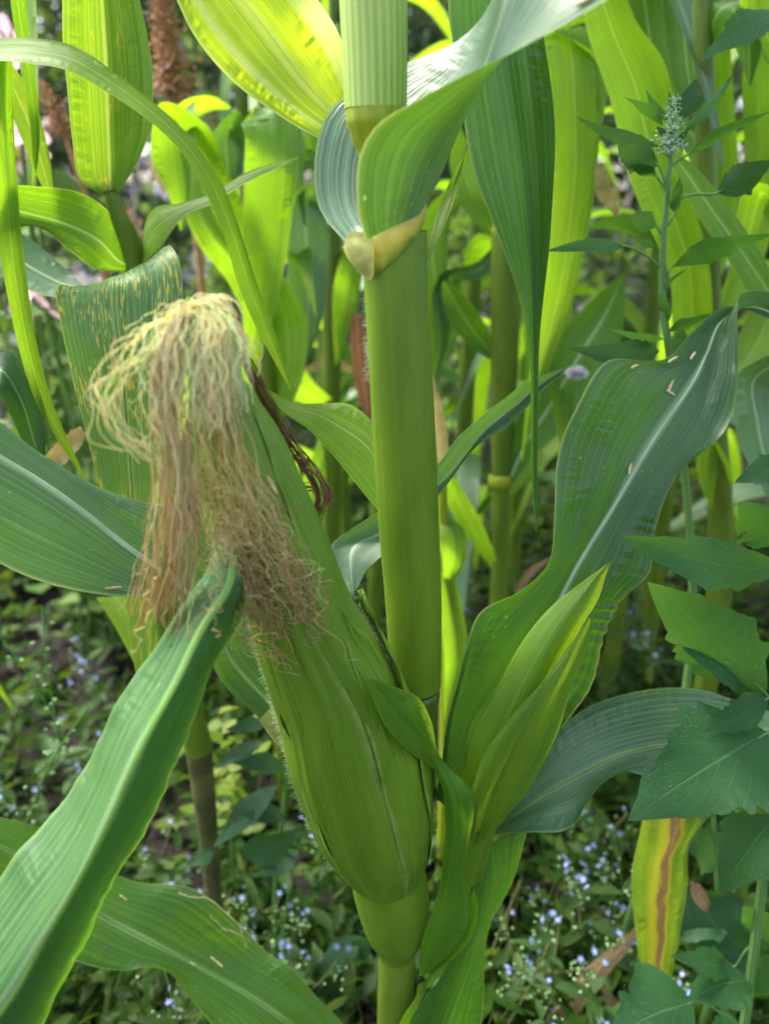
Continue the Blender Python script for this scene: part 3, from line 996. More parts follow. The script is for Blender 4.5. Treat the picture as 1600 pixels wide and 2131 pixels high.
blade(main, rows, M['leaf_plain'], name='sheath_margin', nu=7, fold=0.2, seed=12)

# young second shoot of lime husk leaves on the right of the stalk
shoot_rows = [
    [(915, 1870, 950, 1860, 1000, 1830, 0.345, 0.335, 0.345), (935, 1700, 985, 1690, 1050, 1690, 0.340, 0.328, 0.338), (962, 1585, 1020, 1590, 1100, 1600, 0.338, 0.326, 0.336),
     (980, 1512, 1060, 1500, 1140, 1490, 0.338, 0.330, 0.342), (1035, 1432, 1100, 1410, 1175, 1385, 0.342, 0.336, 0.350), (1090, 1332, 1150, 1320, 1210, 1300, 0.348, 0.344, 0.356),
     (1150, 1258, 1200, 1250, 1245, 1240, 0.354, 0.352, 0.362), (1215, 1208, 1240, 1200, 1260, 1198, 0.36, 0.36, 0.365), (1268, 1170, 1269, 1169, 1270, 1170, 0.366, 0.366, 0.366)],
    [(985, 1760, 1010, 1745, 1050, 1710, 0.336, 0.328, 0.340), (1010, 1650, 1060, 1640, 1110, 1630, 0.326, 0.324, 0.340), (1045, 1570, 1100, 1560, 1152, 1540, 0.324, 0.324, 0.342),
     (1085, 1490, 1135, 1475, 1182, 1450, 0.326, 0.328, 0.346), (1130, 1415, 1170, 1400, 1208, 1380, 0.331, 0.334, 0.350), (1180, 1350, 1205, 1335, 1226, 1325, 0.338, 0.342, 0.352), (1224, 1285, 1226, 1286, 1228, 1287, 0.346, 0.346, 0.348)],
    [(975, 1760, 985, 1740, 1010, 1720, 0.330, 0.325, 0.330), (975, 1660, 1000, 1650, 1030, 1640, 0.322, 0.316, 0.321), (1000, 1590, 1030, 1570, 1062, 1560, 0.320, 0.315, 0.320),
     (1040, 1520, 1070, 1500, 1098, 1490, 0.322, 0.318, 0.322), (1090, 1460, 1106, 1452, 1122, 1446, 0.326, 0.324, 0.326), (1131, 1418, 1132, 1418, 1133, 1419, 0.33, 0.33, 0.33)]]
M['shoot'] = corn_leaf_mat('shoot_leaf', (0.10, 0.21, 0.012), (0.34, 0.52, 0.008), tf=0.45, rough=0.42, veins=24, speck=0.3, pucker=0.4, mid=0.0)
for k, r in enumerate(shoot_rows):
    blade(main, r, M['shoot'], name='leaf', fold=0.15, wave=0.0010, freq=70, nu=17, seed=20 + k)

# pale lime blade seen left of the stalk, its base behind the stalk
rows = [
    (850, 1130, 852, 1090, 855, 1060, 0.375, 0.375, 0.375), (790, 1066, 800, 1000, 800, 945, 0.388, 0.390, 0.392), (735, 1000, 765, 930, 772, 875, 0.394, 0.400, 0.404),
    (690, 945, 710, 890, 728, 842, 0.398, 0.406, 0.412), (640, 892, 655, 860, 670, 840, 0.402, 0.408, 0.416), (590, 858, 600, 845, 612, 838, 0.404, 0.410, 0.416), (552, 810, 553, 809, 555, 808, 0.41, 0.41, 0.41)]
blade(main, rows, M['leaf_lime'], fold=0.3, wave=0.001, seed=13)
# waxy blade passing behind the stalk from lower left to upper right
rows = [
    (728, 1240, 735, 1235, 745, 1222, 0.384, 0.386, 0.388), (715, 1225, 730, 1190, 760, 1190, 0.392, 0.394, 0.394), (684, 1150, 735, 1140, 792, 1160, 0.404, 0.406, 0.398), (740, 1096, 790, 1110, 850, 1110, 0.410, 0.412, 0.404),
    (835, 1030, 860, 1050, 880, 1065, 0.412, 0.414, 0.406), (912, 968, 920, 1000, 915, 1028, 0.412, 0.416, 0.412), (958, 905, 965, 950, 950, 985, 0.416, 0.422, 0.416),
    (1010, 858, 1010, 895, 1002, 922, 0.424, 0.432, 0.420), (1080, 806, 1072, 845, 1062, 882, 0.434, 0.442, 0.428), (1130, 780, 1125, 800, 1120, 822, 0.442, 0.446, 0.438), (1176, 764, 1177, 766, 1178, 768, 0.45, 0.45, 0.45)]
blade(main, rows, M['leaf_blue'], fold=0.5, wave=0.0015, freq=80, seed=14)
# thin leaf standing right behind the stalk top
rows = [(884, 556, 888, 548, 892, 540, 0.365, 0.366, 0.367), (890, 520, 905, 500, 920, 480, 0.372, 0.374, 0.376), (905, 460, 925, 440, 945, 420, 0.38, 0.383, 0.385), (930, 390, 945, 375, 962, 350, 0.388, 0.39, 0.392), (972, 300, 974, 298, 976, 296, 0.395, 0.395, 0.395)]
blade(main, rows, M['leaf_lime'], fold=0.3, seed=15)

# ------------------------------------------------------------------ the ear
EYB = 0.326
axis_px = [(810, 1836, 0.331), (800, 1790, 0.327), (781, 1722, 0.322), (747, 1600, 0.315), (699, 1445, 0.308), (640, 1306, 0.302), (575, 1130, 0.297), (522, 1000, 0.294), (478, 880, 0.292), (448, 800, 0.291), (424, 735, 0.290), (412, 705, 0.290)]
axis = np.array([at(*p) for p in axis_px])
hw = [58, 84, 115, 133, 127, 110, 100, 94, 77, 58, 32, 12]
erad = np.array([w_ * mpp(*p) for w_, p in zip(hw, axis_px)])
A2 = np.concatenate([axis, np.stack([erad, erad * 0, erad * 0], 1)], axis=1).reshape(-1, 2, 3)
A2, _ = hermite(A2, 121)
EAX, ER = A2[:, 0], A2[:, 1, 0]
ET = np.gradient(EAX, axis=0)
ET /= np.linalg.norm(ET, axis=1, keepdims=True)
tocam = CAM - EAX
E2 = tocam - (tocam * ET).sum(1, keepdims=True) * ET
E2 /= np.linalg.norm(E2, axis=1, keepdims=True)
E1 = np.cross(E2, ET)                  # to the right in the picture
if E1[:, 0].mean() < 0:
    E1 = -E1


def ear_pt(v, th, off=1.0, add=0.0):
    i = np.clip(v * 120, 0, 120)
    i0 = np.floor(i).astype(int)
    i1 = np.minimum(i0 + 1, 120)
    f = (i - i0)[..., None]
    c = EAX[i0] * (1 - f) + EAX[i1] * f
    e1 = E1[i0] * (1 - f) + E1[i1] * f
    e2 = E2[i0] * (1 - f) + E2[i1] * f
    r = (ER[i0] * (1 - f[..., 0]) + ER[i1] * f[..., 0]) * off + add
    return c + r[..., None] * (np.cos(th)[..., None] * e1 + np.sin(th)[..., None] * e2)


ear_root = EAX[0]
th = np.linspace(0, 2 * math.pi, 49)
vv = np.linspace(0, 1, 100)
TH, VV = np.meshgrid(th, vv)
Gx = ear_pt(VV, TH, 0.955)
eo = obj('ear', Gx.reshape(-1, 3), grid_faces(100, 49), M['husk'], main, np.stack([TH / 6.2832, VV * 0.2], -1).reshape(-1, 2))


def husk(c0, half, v0, v1, off, mat, power=0.55, lean=0.0, flare=0.0, name='husk_leaf', seed=0, open_tip=0.0):
    n, k = 90, 33
    s = np.linspace(0, 1, n)
    us = np.linspace(-1, 1, k)
    spread = np.clip(1 - s ** 3.0, 0, 1) ** power
    v = v0 + (v1 - v0) * s
    C = math.radians(c0) + math.radians(lean) * s
    TH = C[:, None] + math.radians(half) * spread[:, None] * us[None, :]
    V = np.broadcast_to(v[:, None], TH.shape)
    r = random.Random(seed)
    e = np.abs(us)[None, :]
    add = 0.0006 * np.sin(us * 9 + r.uniform(0, 6))[None, :] * np.ones((n, 1)) + flare * (e ** 4) * (0.4 + s[:, None]) + open_tip * (s[:, None] ** 3)
    add = add + 0.00045 * np.sin(TH * 21 + seed) + 0.0003 * np.sin(TH * 47 + s[:, None] * 3)
    add = add + 0.0004 * np.sin(s[:, None] * 30 + us[None, :] * 4 + seed)
    rb = np.clip(s / .09, 0, 1) ** .7
    rb = rb[:, None]
    G = ear_pt(V, TH, .965 + (off - .965) * rb, add * rb)
    uv = np.stack([TH / 6.2832, V * 0.22], -1)
    o = obj(name, G.reshape(-1, 3), grid_faces(n, k), mat, eo, uv.reshape(-1, 2))
    ea = o.data.attributes.new('edge', 'FLOAT', 'POINT')
    ea.data.foreach_set('value', np.ascontiguousarray(np.broadcast_to(e, TH.shape), dtype=np.float32).ravel())
    return o


husk(95, 60, 0.02, 0.985, 0.985, M['husk'], seed=1, lean=8)
husk(150, 80, 0.01, 0.90, 0.995, M['husk'], seed=2, lean=4)
husk(4, 66, 0.02, 0.93, 0.998, M['husk'], seed=3, lean=18, flare=0.0003)
husk(22, 46, 0.01, 0.62, 1.008, M['husk'], seed=4, lean=26, flare=0.0006, power=0.8)
husk(-34, 60, 0.0, 0.60, 1.035, M['husk'], seed=5, lean=28, flare=0.0010, open_tip=0.004, power=0.8)
husk(205, 62, 0.0, 0.60, 0.985, M['husk'], seed=6, lean=-10, power=0.8)

# shank: swollen joint the ear stands on
pts = [at(824, 1976, 0.347), at(825, 1954, 0.345), at(825, 1932, 0.342), at(822, 1900, 0.338), at(817, 1870, 0.334), at(811, 1840, 0.3315), at(804, 1808, 0.3285)]
rad = [w_ * mpp(822, 1950, 0.336) for w_ in (40, 50, 63, 71, 74, 74, 68)]
V, F, uv = tube(pts, rad, 32, 30)
obj('shank', V, F, M['husk'], eo, uv)

# silk
def silk_batch(guide, n, spread0, spread1, wig, nseg=48, jitter=0.25, vary=0.12, power=1.0, curl=1.0):
    Gd = np.array([at(*p) for p in guide])
    out = []
    G1, _ = hermite(Gd.reshape(-1, 1, 3), 200)
    G1 = G1[:, 0]
    for k in range(n):
        end = 1.0 - abs(rng.normal(0, vary))
        end = max(0.35, min(1.0, end))
        ix = np.linspace(0, 199 * end, nseg)
        i0 = np.floor(ix).astype(int)
        i1 = np.minimum(i0 + 1, 199)
        f = (ix - i0)[:, None]
        c = G1[i0] * (1 - f) + G1[i1] * f
        t = np.linspace(0, 1, nseg)
        off0 = rng.normal(0, 1, 3) * np.array([1, 0.6, 0.5])
        off1 = off0 * 0.5 + rng.normal(0, 1, 3) * np.array([0.9, 0.45, 0.4])
        sc0, sc1 = spread0, spread1
        disp = off0[None] * (sc0 + 0 * t)[:, None] + off1[None] * ((t ** power) * sc1)[:, None]
        ph = rng.uniform(0, 6.28, 6)
        fr = rng.uniform(0.7, 2.4, 3) * curl
        wv = np.stack([np.sin(t * 6.28 * fr[0] + ph[0]) + 0.6 * np.sin(t * 6.28 * fr[1] * 2.6 + ph[1]),
                       0.6 * np.sin(t * 6.28 * fr[1] + ph[2]),
                       0.7 * np.sin(t * 6.28 * fr[2] + ph[3]) + 0.4 * np.sin(t * 6.28 * fr[0] * 2.2 + ph[4])], 1)
        amp = wig * rng.uniform(0.3, 1.7)
        disp += wv * (amp * np.clip(t * 2.2, 0, 1))[:, None]
        out.append(c + disp)
    return out


def add_silk(batches, mat, r0, r1, mult=1.0, curl=1.0):
    S = []
    for g_, n_, a_, b_, w_, kw in batches:
        S += silk_batch(g_, int(n_ * mult), a_, b_, w_, **{**dict(curl=curl), **kw})
    V, F, uv = strands(S, rng.uniform(r0, r1, len(S)), 3)
    return obj('silk', V, F, mat, eo, uv, kind='stuff')


CR = (412, 715, .284)
add_silk([  # pale crown and the loops thrown out to the left
    ([CR, (400, 668, .279), (376, 668, .271), (355, 720, .264), (352, 800, .259)], 26, .0018, .0036, .0012, {}),
    ([CR, (418, 655, .279), (428, 690, .270), (420, 800, .262), (428, 900, .261)], 40, .0018, .0048, .0012, {}),
    ([CR, (425, 655, .279), (455, 672, .273), (466, 760, .267), (474, 860, .266)], 26, .0018, .0040, .0011, {}),
    ([CR, (436, 660, .281), (474, 682, .278), (492, 726, .275), (488, 780, .272)], 24, .0018, .0026, .0008, {}),
    ([CR, (412, 660, .283), (422, 634, .281), (448, 640, .279), (468, 690, .276)], 18, .0020, .0028, .0009, {}),
    ([CR, (405, 655, .283), (396, 640, .281), (370, 656, .277), (346, 690, .27)], 16, .0020, .0028, .0009, {}),
    ([(408, 712, .284), (372, 655, .276), (312, 690, .266), (256, 770, .258), (222, 850, .254), (258, 925, .255), (320, 962, .257), (362, 975, .258)], 4, .0012, .0040, .0022, {}),
    ([(404, 712, .284), (376, 660, .276), (322, 710, .264), (272, 790, .257), (268, 870, .255), (310, 940, .256), (340, 965, .257)], 5, .0014, .0048, .0024, {}),
    ([(404, 712, .284), (388, 668, .277), (358, 700, .266), (334, 775, .260), (344, 850, .257), (374, 930, .257)], 9, .0014, .0036, .0018, {}),
], M['silk_pale'], .00014, .00027, 2.1)
add_silk([  # pinkish brown fall
    ([CR, (405, 668, .278), (378, 660, .270), (348, 720, .262), (342, 850, .259), (365, 1000, .258), (360, 1120, .259), (342, 1230, .260), (325, 1310, .262)], 52, .0012, .0050, .0012, dict(vary=.10)),
    ([(372, 930, .258), (372, 1020, .258), (362, 1120, .259), (342, 1220, .260), (322, 1310, .262)], 36, .0026, .0030, .0008, dict(vary=.1)),
    ([CR, (410, 665, .279), (390, 690, .270), (385, 820, .262), (405, 960, .261), (440, 1080, .263), (500, 1200, .268)], 26, .0014, .0060, .0013, {}),
    ([CR, (420, 655, .278), (446, 680, .272), (456, 800, .265), (485, 950, .265), (540, 1110, .267), (596, 1250, .271), (625, 1350, .275)], 26, .0014, .0070, .0014, {}),
], M['silk'], .00013, .00024, 1.1, 1.3)
add_silk([  # tangled mats on the husk face
    ([(505, 980, .265), (555, 1090, .267), (590, 1180, .270), (625, 1270, .273), (640, 1340, .276)], 34, .0046, .0064, .0034, dict(vary=.25)),
    ([(455, 1090, .261), (510, 1220, .265), (565, 1320, .270), (606, 1372, .274)], 36, .0038, .0050, .0030, dict(vary=.25)),
    ([(440, 960, .261), (480, 1060, .262), (530, 1160, .266), (580, 1260, .270)], 26, .0045, .0060, .0028, dict(vary=.25)),
    ([(560, 1180, .268), (600, 1240, .271), (630, 1300, .274)], 28, .0060, .0050, .0024, dict(vary=.3)),
    ([(400, 1080, .260), (390, 1180, .258), (372, 1300, .245), (345, 1430, .238)], 7, .0040, .0040, .0012, dict(vary=.3)),
    ([(440, 1100, .262), (452, 1200, .250), (445, 1320, .236)], 8, .0050, .0050, .0014, dict(vary=.3)),
    ([(480, 1220, .264), (500, 1310, .266), (540, 1350, .270), (600, 1375, .274)], 12, .0020, .0030, .0012, dict(vary=.2)),
], M['silk_tangle'], .00012, .00022, .68, 2.0)
# dried brown bundle lying over the back edge of the ear
S = silk_batch([(478, 700, .288), (508, 748, .292), (548, 830, .300), (585, 900, .305), (620, 950, .306), (655, 1000, .304), (668, 1032, .302), (650, 1078, .300)], 26, .0009, .0016, .0006, vary=0.05)
S += silk_batch([(590, 900, .304), (600, 960, .306), (615, 1005, .306), (655, 1015, .304)], 10, .0012, .0012, .0008, vary=0.1)
V, F, uv = strands(S, rng.uniform(0.0002, 0.0004, len(S)), 3)
obj('silk', V, F, M['silk_brown'], eo, uv, kind='stuff')


# soft white down on the husk edges and the collar
def down(parent, origins, dirs, length, n_per, name='down'):
    P = []
    for o_, d_ in zip(origins, dirs):
        for _ in range(n_per):
            d = d_ + rng.normal(0, 0.35, 3)
            d /= np.linalg.norm(d)
            L = length * rng.uniform(0.5, 1.3)
            t = np.linspace(0, 1, 4)[:, None]
            P.append(o_ + d * L * t + np.array([0, 0, -0.25 * L]) * t ** 2 + rng.normal(0, 0.0006, 3))
    V, F, uv = strands(P, np.full(len(P), 0.000032), 3)
    return obj(name, V, F, M['fuzz'], parent, uv, kind='stuff')


ov, dv_ = [], []
for v in np.linspace(0.08, 0.62, 150):
    for thd in (176, 188, 8, -4):
        p = ear_pt(np.array([v]), np.array([math.radians(thd)]), 1.015)[0]
        c = ear_pt(np.array([v]), np.array([math.radians(thd)]), 0.0)[0]
        dd = (p - c) / np.linalg.norm(p - c)
        ov.append(p)
        dv_.append(dd + ET[int(v * 120)] * 0.9)
down(eo, ov, dv_, 0.0024, 3)
ov, dv_ = [], []
for k in range(60):
    f = k / 59
    p = at(718 + 44 * f, 500 + 70 * f + 10 * math.sin(k), 0.347)
    ov.append(p)
    dv_.append(np.array([-0.7, -0.4, 0.7]))
for k in range(60):
    f = k / 59
    ov.append(at(766 + 4 * f, 590 + 200 * f, 0.350))
    dv_.append(np.array([-1.0, -0.3, 0.2]))
down(main, ov, dv_, 0.0024, 5)


# ================================================================== corn plants around
def px_stalk(parent, pts, mat, name='stalk'):
    return stem(parent, pts, mat, name, 16, 40)


def stalk_base(pts):
    return at(pts[0][0], pts[0][1], pts[0][2])


def ground_point(px, py, Y):
    p = at(px, py, Y)
    return np.array([p[0], p[1], 0.0])


# left plant with the rust-spotted blade
b = ground_point(450, 2020, 0.54)
P1 = empty('corn_plant', b, 'corn plant at upper left with upright flecked leaf and rust spotted leaf', 'corn plant', 'corn plants around the big one')
V, F, uv = tube([at(415, 1560, .54), at(350, 1300, .54), at(300, 950, .54), at(288, 620, .535), at(268, 500, .53), at(243, 440, .525), at(229, 398, .522)], [.012, .011, .010, .009, .0075, .0055, .004], 16, 50)
obj('stalk', V, F, M['stalk'], P1, uv)
V, F, uv = tube([b - [0, 0, .02], at(440, 1800, .54), at(414, 1555, .54)], [.0075, .0085, .0112], 16, 20)
o = obj('stalk_base', V, F, M['dry_stem'], P1, uv)
o['label'] = 'brown dried lower stalk'
rows = [(214, 404, 230, 408, 246, 402, .520, .524, .520), (178, 385, 229, 385, 272, 360, .516, .528, .518), (150, 290, 226, 300, 308, 262, .510, .530, .514), (140, 160, 222, 180, 316, 170, .506, .530, .512),
        (131, 20, 215, 40, 290, 20, .504, .528, .512), (128, -110, 206, -100, 262, -120, .504, .526, .514), (150, -330, 180, -330, 215, -330, .51, .525, .52), (170, -520, 172, -520, 174, -520, .53, .53, .53)]
flecked = blade(P1, rows, M['leaf_fleck'], fold=0.35, wave=0.002, nu=21, seed=30)
rows = [(290, 548, 286, 556, 280, 566, .530, .530, .528), (262, 500, 250, 545, 205, 562, .528, .522, .515), (222, 436, 205, 500, 150, 524, .520, .514, .500), (160, 398, 130, 465, 85, 474, .506, .505, .490), (90, 386, 60, 445, 25, 476, .490, .494, .478),
        (0, 380, -10, 430, -40, 478, .475, .482, .465), (-160, 390, -160, 420, -170, 450, .45, .455, .45)]
blade(P1, rows, M['leaf'], fold=0.4, wave=0.0012, nu=17, seed=31)
rows = [(288, 575, 292, 560, 298, 545, .53, .532, .532), (300, 545, 305, 505, 300, 470, .524, .528, .53), (335, 515, 330, 470, 322, 432, .512, .516, .52), (385, 450, 385, 435, 380, 422, .500, .508, .515), (440, 425, 440, 412, 440, 402, .50, .506, .512), (505, 385, 505, 374, 505, 362, .51, .513, .516), (620, 330, 620, 328, 620, 326, .52, .52, .52)]
blade(P1, rows, M['leaf_lime'], fold=0.4, nu=13, seed=32)
rows = [(300, 640, 310, 620, 330, 600, .515, .52, .525), (200, 620, 260, 590, 345, 530, .470, .480, .490), (150, 598, 240, 575, 355, 512, .450, .462, .474), (118, 596, 236, 592, 374, 545, .436, .448, .462), (122, 650, 240, 660, 382, 640, .428, .440, .452),
        (146, 760, 255, 780, 378, 780, .424, .436, .444), (178, 890, 268, 920, 366, 920, .424, .434, .440), (206, 1012, 278, 1050, 355, 1060, .424, .432, .438), (238, 1130, 290, 1170, 340, 1180, .424, .432, .436), (270, 1330, 300, 1340, 320, 1340, .424, .43, .434), (300, 1480, 301, 1480, 303, 1480, .43, .43, .43)]
rust = blade(P1, rows, M['leaf_rust'], fold=0.2, wave=0.0012, rib=0.0010, rib_mat=M['midrib_dull'], nu=21, seed=33)
rows = [(200, 1245, 240, 1240, 300, 1240, .50, .51, .51), (230, 1290, 270, 1285, 320, 1290, .49, .50, .50), (262, 1345, 295, 1345, 330, 1350, .485, .49, .49), (300, 1420, 302, 1420, 306, 1420, .48, .48, .48)]
blade(P1, rows, M['leaf_lime'], fold=0.3, nu=11, seed=34)

flecked['label'] = 'upright yellow flecked leaf'
rust['label'] = 'folded leaf with rows of yellow rust spots'
# far left plant: its stalk stands outside, leaves reach in
b = np.array([at(-420, 900, .50)[0], .50, 0])
P2 = empty('corn_plant', b, 'corn plant at the left edge with long narrow arching leaves crossing the picture corner', 'corn plant', 'corn plants around the big one')
V, F, uv = tube([b, b + [0, 0, .4], b + [.005, 0, .8], b + [.0, 0, 1.1]], [.012, .011, .010, .007], 14, 30)
obj('stalk', V, F, M['stalk'], P2, uv)
ribbon(P2, [(-110, 150, .49, 50, 0), (-40, 112, .47, 54, .02), (60, 106, .455, 52, .025), (150, 122, .450, 50, .025), (235, 172, .448, 42, .02), (310, 228, .446, 38, .02), (385, 300, .444, 36, .015), (440, 380, .440, 40, .012), (480, 475, .436, 36, .010), (515, 585, .433, 40, .008), (560, 700, .430, 30, .006), (606, 812, .428, 2, 0)], M['leaf_lime'], fold=.35, wave=.0010, seed=40)
ribbon(P2, [(-110, 560, .50, 40), (-20, 300, .48, 44), (-4, 120, .475, 60, .02), (10, 330, .470, 46, .02), (25, 520, .466, 50, .015), (52, 690, .462, 40, .01), (90, 830, .458, 30, .008), (185, 1010, .452, 3)], M['leaf_lime'], fold=.35, wave=.0012, seed=41)
ribbon(P2, [(-60, 90, .50, 60), (10, 150, .515, 46, .02), (45, 215, .52, 54, .02), (75, 300, .523, 46, .02), (100, 385, .526, 24, .01), (112, 430, .53, 3)], M['leaf_fleck'], fold=.35, seed=42)
ribbon(P2, [(-90, 1000, .48, 60), (-40, 800, .455, 80, .02), (5, 770, .450, 90, .03), (40, 820, .448, 80, .03), (66, 900, .446, 60, .02), (92, 990, .444, 4)], M['leaf_deep'], fold=.35, wave=.002, seed=43)
ribbon(P2, [(-80, 480, .54, 60), (10, 520, .54, 100, .04), (70, 560, .54, 90, .04), (130, 590, .54, 60, .03), (175, 600, .545, 4)], M['leaf_blue'], fold=.3, rib=.001, seed=44)
ribbon(P2, [(66, 420, .56, 16), (66, 250, .57, 26, .02), (58, 100, .58, 40, .02), (48, -40, .58, 48, .02), (40, -300, .58, 4)], M['leaf_lime'], fold=.3, seed=45)
ribbon(P2, [(20, -150, .49, 20), (40, 20, .50, 30, .02), (62, 160, .505, 26, .02), (75, 300, .51, 16, .01), (70, 390, .515, 3)], M['leaf'], fold=.3, seed=46)

# plants in the middle distance, left of the big stalk
b = ground_point(560, 1000, .78)
P3 = empty('corn_plant', b, 'corn plant behind the silk with a broad drooping leaf half in shadow', 'corn plant', 'corn plants around the big one')
V, F, uv = tube([b, at(560, 1000, .78), at(556, 700, .78), at(552, 300, .78), at(550, 100, .78)], [.013, .012, .011, .008, .006], 14, 40)
obj('stalk', V, F, M['stalk'], P3, uv)
ribbon(P3, [(552, 330, .77, 30), (545, 250, .755, 70, .02), (556, 235, .735, 112, .03), (563, 290, .72, 112, .03), (560, 400, .712, 106, .03), (552, 520, .706, 92, .03), (540, 640, .702, 64, .02), (518, 780, .70, 30, .01), (512, 860, .70, 3)], M['leaf_plain'], fold=.3, wave=.002, seed=50)
ribbon(P3, [(550, 560, .78, 30), (500, 480, .76, 60, .02), (440, 370, .75, 74, .03), (385, 270, .74, 84, .04), (360, 245, .72, 84, .04), (352, 300, .71, 76, .04), (372, 400, .70, 50, .02), (378, 480, .70, 4)], M['leaf_plain'], fold=.3, wave=.002, seed=51)
ribbon(P3, [(548, 760, .78, 26), (500, 570, .75, 60, .03), (445, 500, .74, 66, .03), (400, 400, .74, 56, .03), (392, 240, .75, 30, .02), (405, 210, .76, 3)], M['leaf_lime'], fold=.3, wave=.002, seed=52)
ribbon(P3, [(552, 420, .79, 22), (490, 300, .80, 56, .02), (482, 262, .80, 70, .03), (470, 290, .79, 66, .03), (475, 360, .785, 54, .02), (480, 420, .78, 4)], M['leaf_blue'], fold=.3, seed=53)
ribbon(P3, [(556, 900, .78, 26), (600, 760, .76, 70, .03), (590, 650, .755, 84, .03), (572, 600, .75, 60, .02), (566, 550, .75, 4)], M['leaf_lime'], fold=.3, wave=.001, seed=54)
ribbon(P3, [(480, 225, .95, 4), (440, 215, .93, 30, .02), (400, 225, .92, 44, .02), (350, 240, .92, 4)], M['leaf_lime'], fold=.3, seed=55)

b = ground_point(660, 1000, .92)
P4 = empty('corn_plant', b, 'corn plant half hidden behind the left side of the big stalk with greyish hanging leaves', 'corn plant', 'corn plants around the big one')
V, F, uv = tube([b, at(690, 1000, .92), at(690, 700, .92), at(700, 300, .92), at(710, 50, .92)], [.013, .012, .011, .009, .006], 14, 40)
obj('stalk', V, F, M['stalk'], P4, uv)
ribbon(P4, [(694, 480, .91, 30), (650, 400, .89, 70, .03), (636, 430, .87, 90, .04), (640, 540, .86, 82, .04), (640, 660, .85, 62, .02), (625, 780, .85, 4)], M['leaf_blue'], fold=.3, wave=.002, seed=60)
ribbon(P4, [(694, 560, .92, 30), (730, 520, .90, 50, .02), (722, 600, .89, 56, .02), (708, 700, .88, 30), (700, 760, .88, 3)], M['leaf_lime'], fold=.3, seed=61)
ribbon(P4, [(690, 900, .92, 30), (660, 980, .90, 44, .02), (640, 1060, .89, 56, .02), (650, 1120, .88, 30), (660, 1150, .88, 3)], M['leaf'], fold=.3, seed=62)
ribbon(P4, [(698, 380, .93, 24), (640, 330, .94, 44, .02), (590, 380, .95, 40, .02), (575, 470, .95, 3)], M['leaf_blue'], fold=.3, seed=63)
ribbon(P4, [(690, 700, .93, 20), (705, 640, .93, 34), (740, 560, .93, 26), (760, 480, .93, 3)], M['leaf_lime'], fold=.3, seed=64)
ribbon(P4, [(700, 850, .92, 20), (620, 800, .88, 60, .03), (580, 700, .86, 66, .03), (560, 640, .86, 4)], M['leaf_lime'], fold=.3, seed=65)

# plant whose pale stalk stands right of the big one
stp = [(1038, 1260, .78, 40), (1040, 1180, .78, 36), (1043, 1000, .78, 38), (1046, 850, .78, 52), (1050, 700, .78, 60), (1050, 500, .78, 56), (1052, 300, .78, 50), (1056, 0, .78, 44)]
b = ground_point(1036, 1300, .78)
P5 = empty('corn_plant', b, 'corn plant with a pale yellow-green stalk standing right of the big stalk', 'corn plant', 'corn plants around the big one')
V, F, uv = tube([b, at(1036, 1300, .78)], [.012, .011], 14, 6)
stem(P5, stp, M['stalk'], 'stalk', 18, 60)
for y in (1000, 735, 480):
    xx = 1043 if y == 1000 else 1049
    stem(P5, [(xx, y + 14, .78, 44), (xx, y + 5, .78, 54), (xx, y - 5, .78, 55), (xx, y - 16, .78, 48)], M['node'], 'node', 16, 12)
V, F, uv = tube([b - [0, 0, .02], at(1037, 1258, .78)], [.012, .0105], 14, 8)
obj('stalk_base', V, F, M['stalk'], P5, uv)
ribbon(P5, [(1040, 750, .775, 20), (1005, 715, .775, 44, .01), (968, 665, .77, 62, .02), (942, 620, .77, 46, .02), (922, 585, .77, 4)], M['leaf'], fold=.3, wave=.001, seed=70)
ribbon(P5, [(1060, 1000, .77, 20), (1090, 930, .765, 60, .02), (1140, 850, .76, 110, .03), (1200, 750, .75, 130, .04), (1255, 660, .745, 90, .03), (1300, 566, .74, 4)], M['leaf'], fold=.35, wave=.001, rib=.0014, seed=71)
ribbon(P5, [(1030, 1180, .775, 16), (990, 1110, .76, 40, .02), (950, 1040, .75, 44, .02), (925, 985, .74, 30), (912, 940, .74, 3)], M['leaf_lime'], fold=.35, seed=72)
ribbon(P5, [(1060, 560, .775, 30), (1130, 480, .76, 70, .03), (1190, 300, .75, 108, .04), (1188, 120, .745, 104, .04), (1180, 60, .73, 100, .03), (1192, 150, .72, 110, .02), (1196, 330, .715, 96, .02), (1180, 500, .71, 80, .02), (1150, 660, .706, 60, .02), (1115, 800, .70, 30), (1085, 960, .70, 3)], M['leaf_lime'], fold=.3, wave=.001, seed=73)
ribbon(P5, [(1040, 500, .785, 20), (985, 420, .79, 50, .02), (960, 330, .80, 50, .02), (950, 250, .80, 3)], M['leaf_lime'], fold=.3, seed=74)
ribbon(P5, [(1050, 500, .79, 24), (1000, 560, .80, 34), (935, 580, .82, 40, .02), (915, 680, .82, 44, .02), (908, 800, .82, 3)], M['leaf_blue'], fold=.3, seed=75)
ribbon(P5, [(1050, 420, .79, 24), (960, 400, .82, 50, .02), (915, 440, .82, 56, .02), (905, 600, .81, 54, .02), (915, 720, .80, 34), (900, 800, .80, 3)], M['leaf'], fold=.3, seed=76)

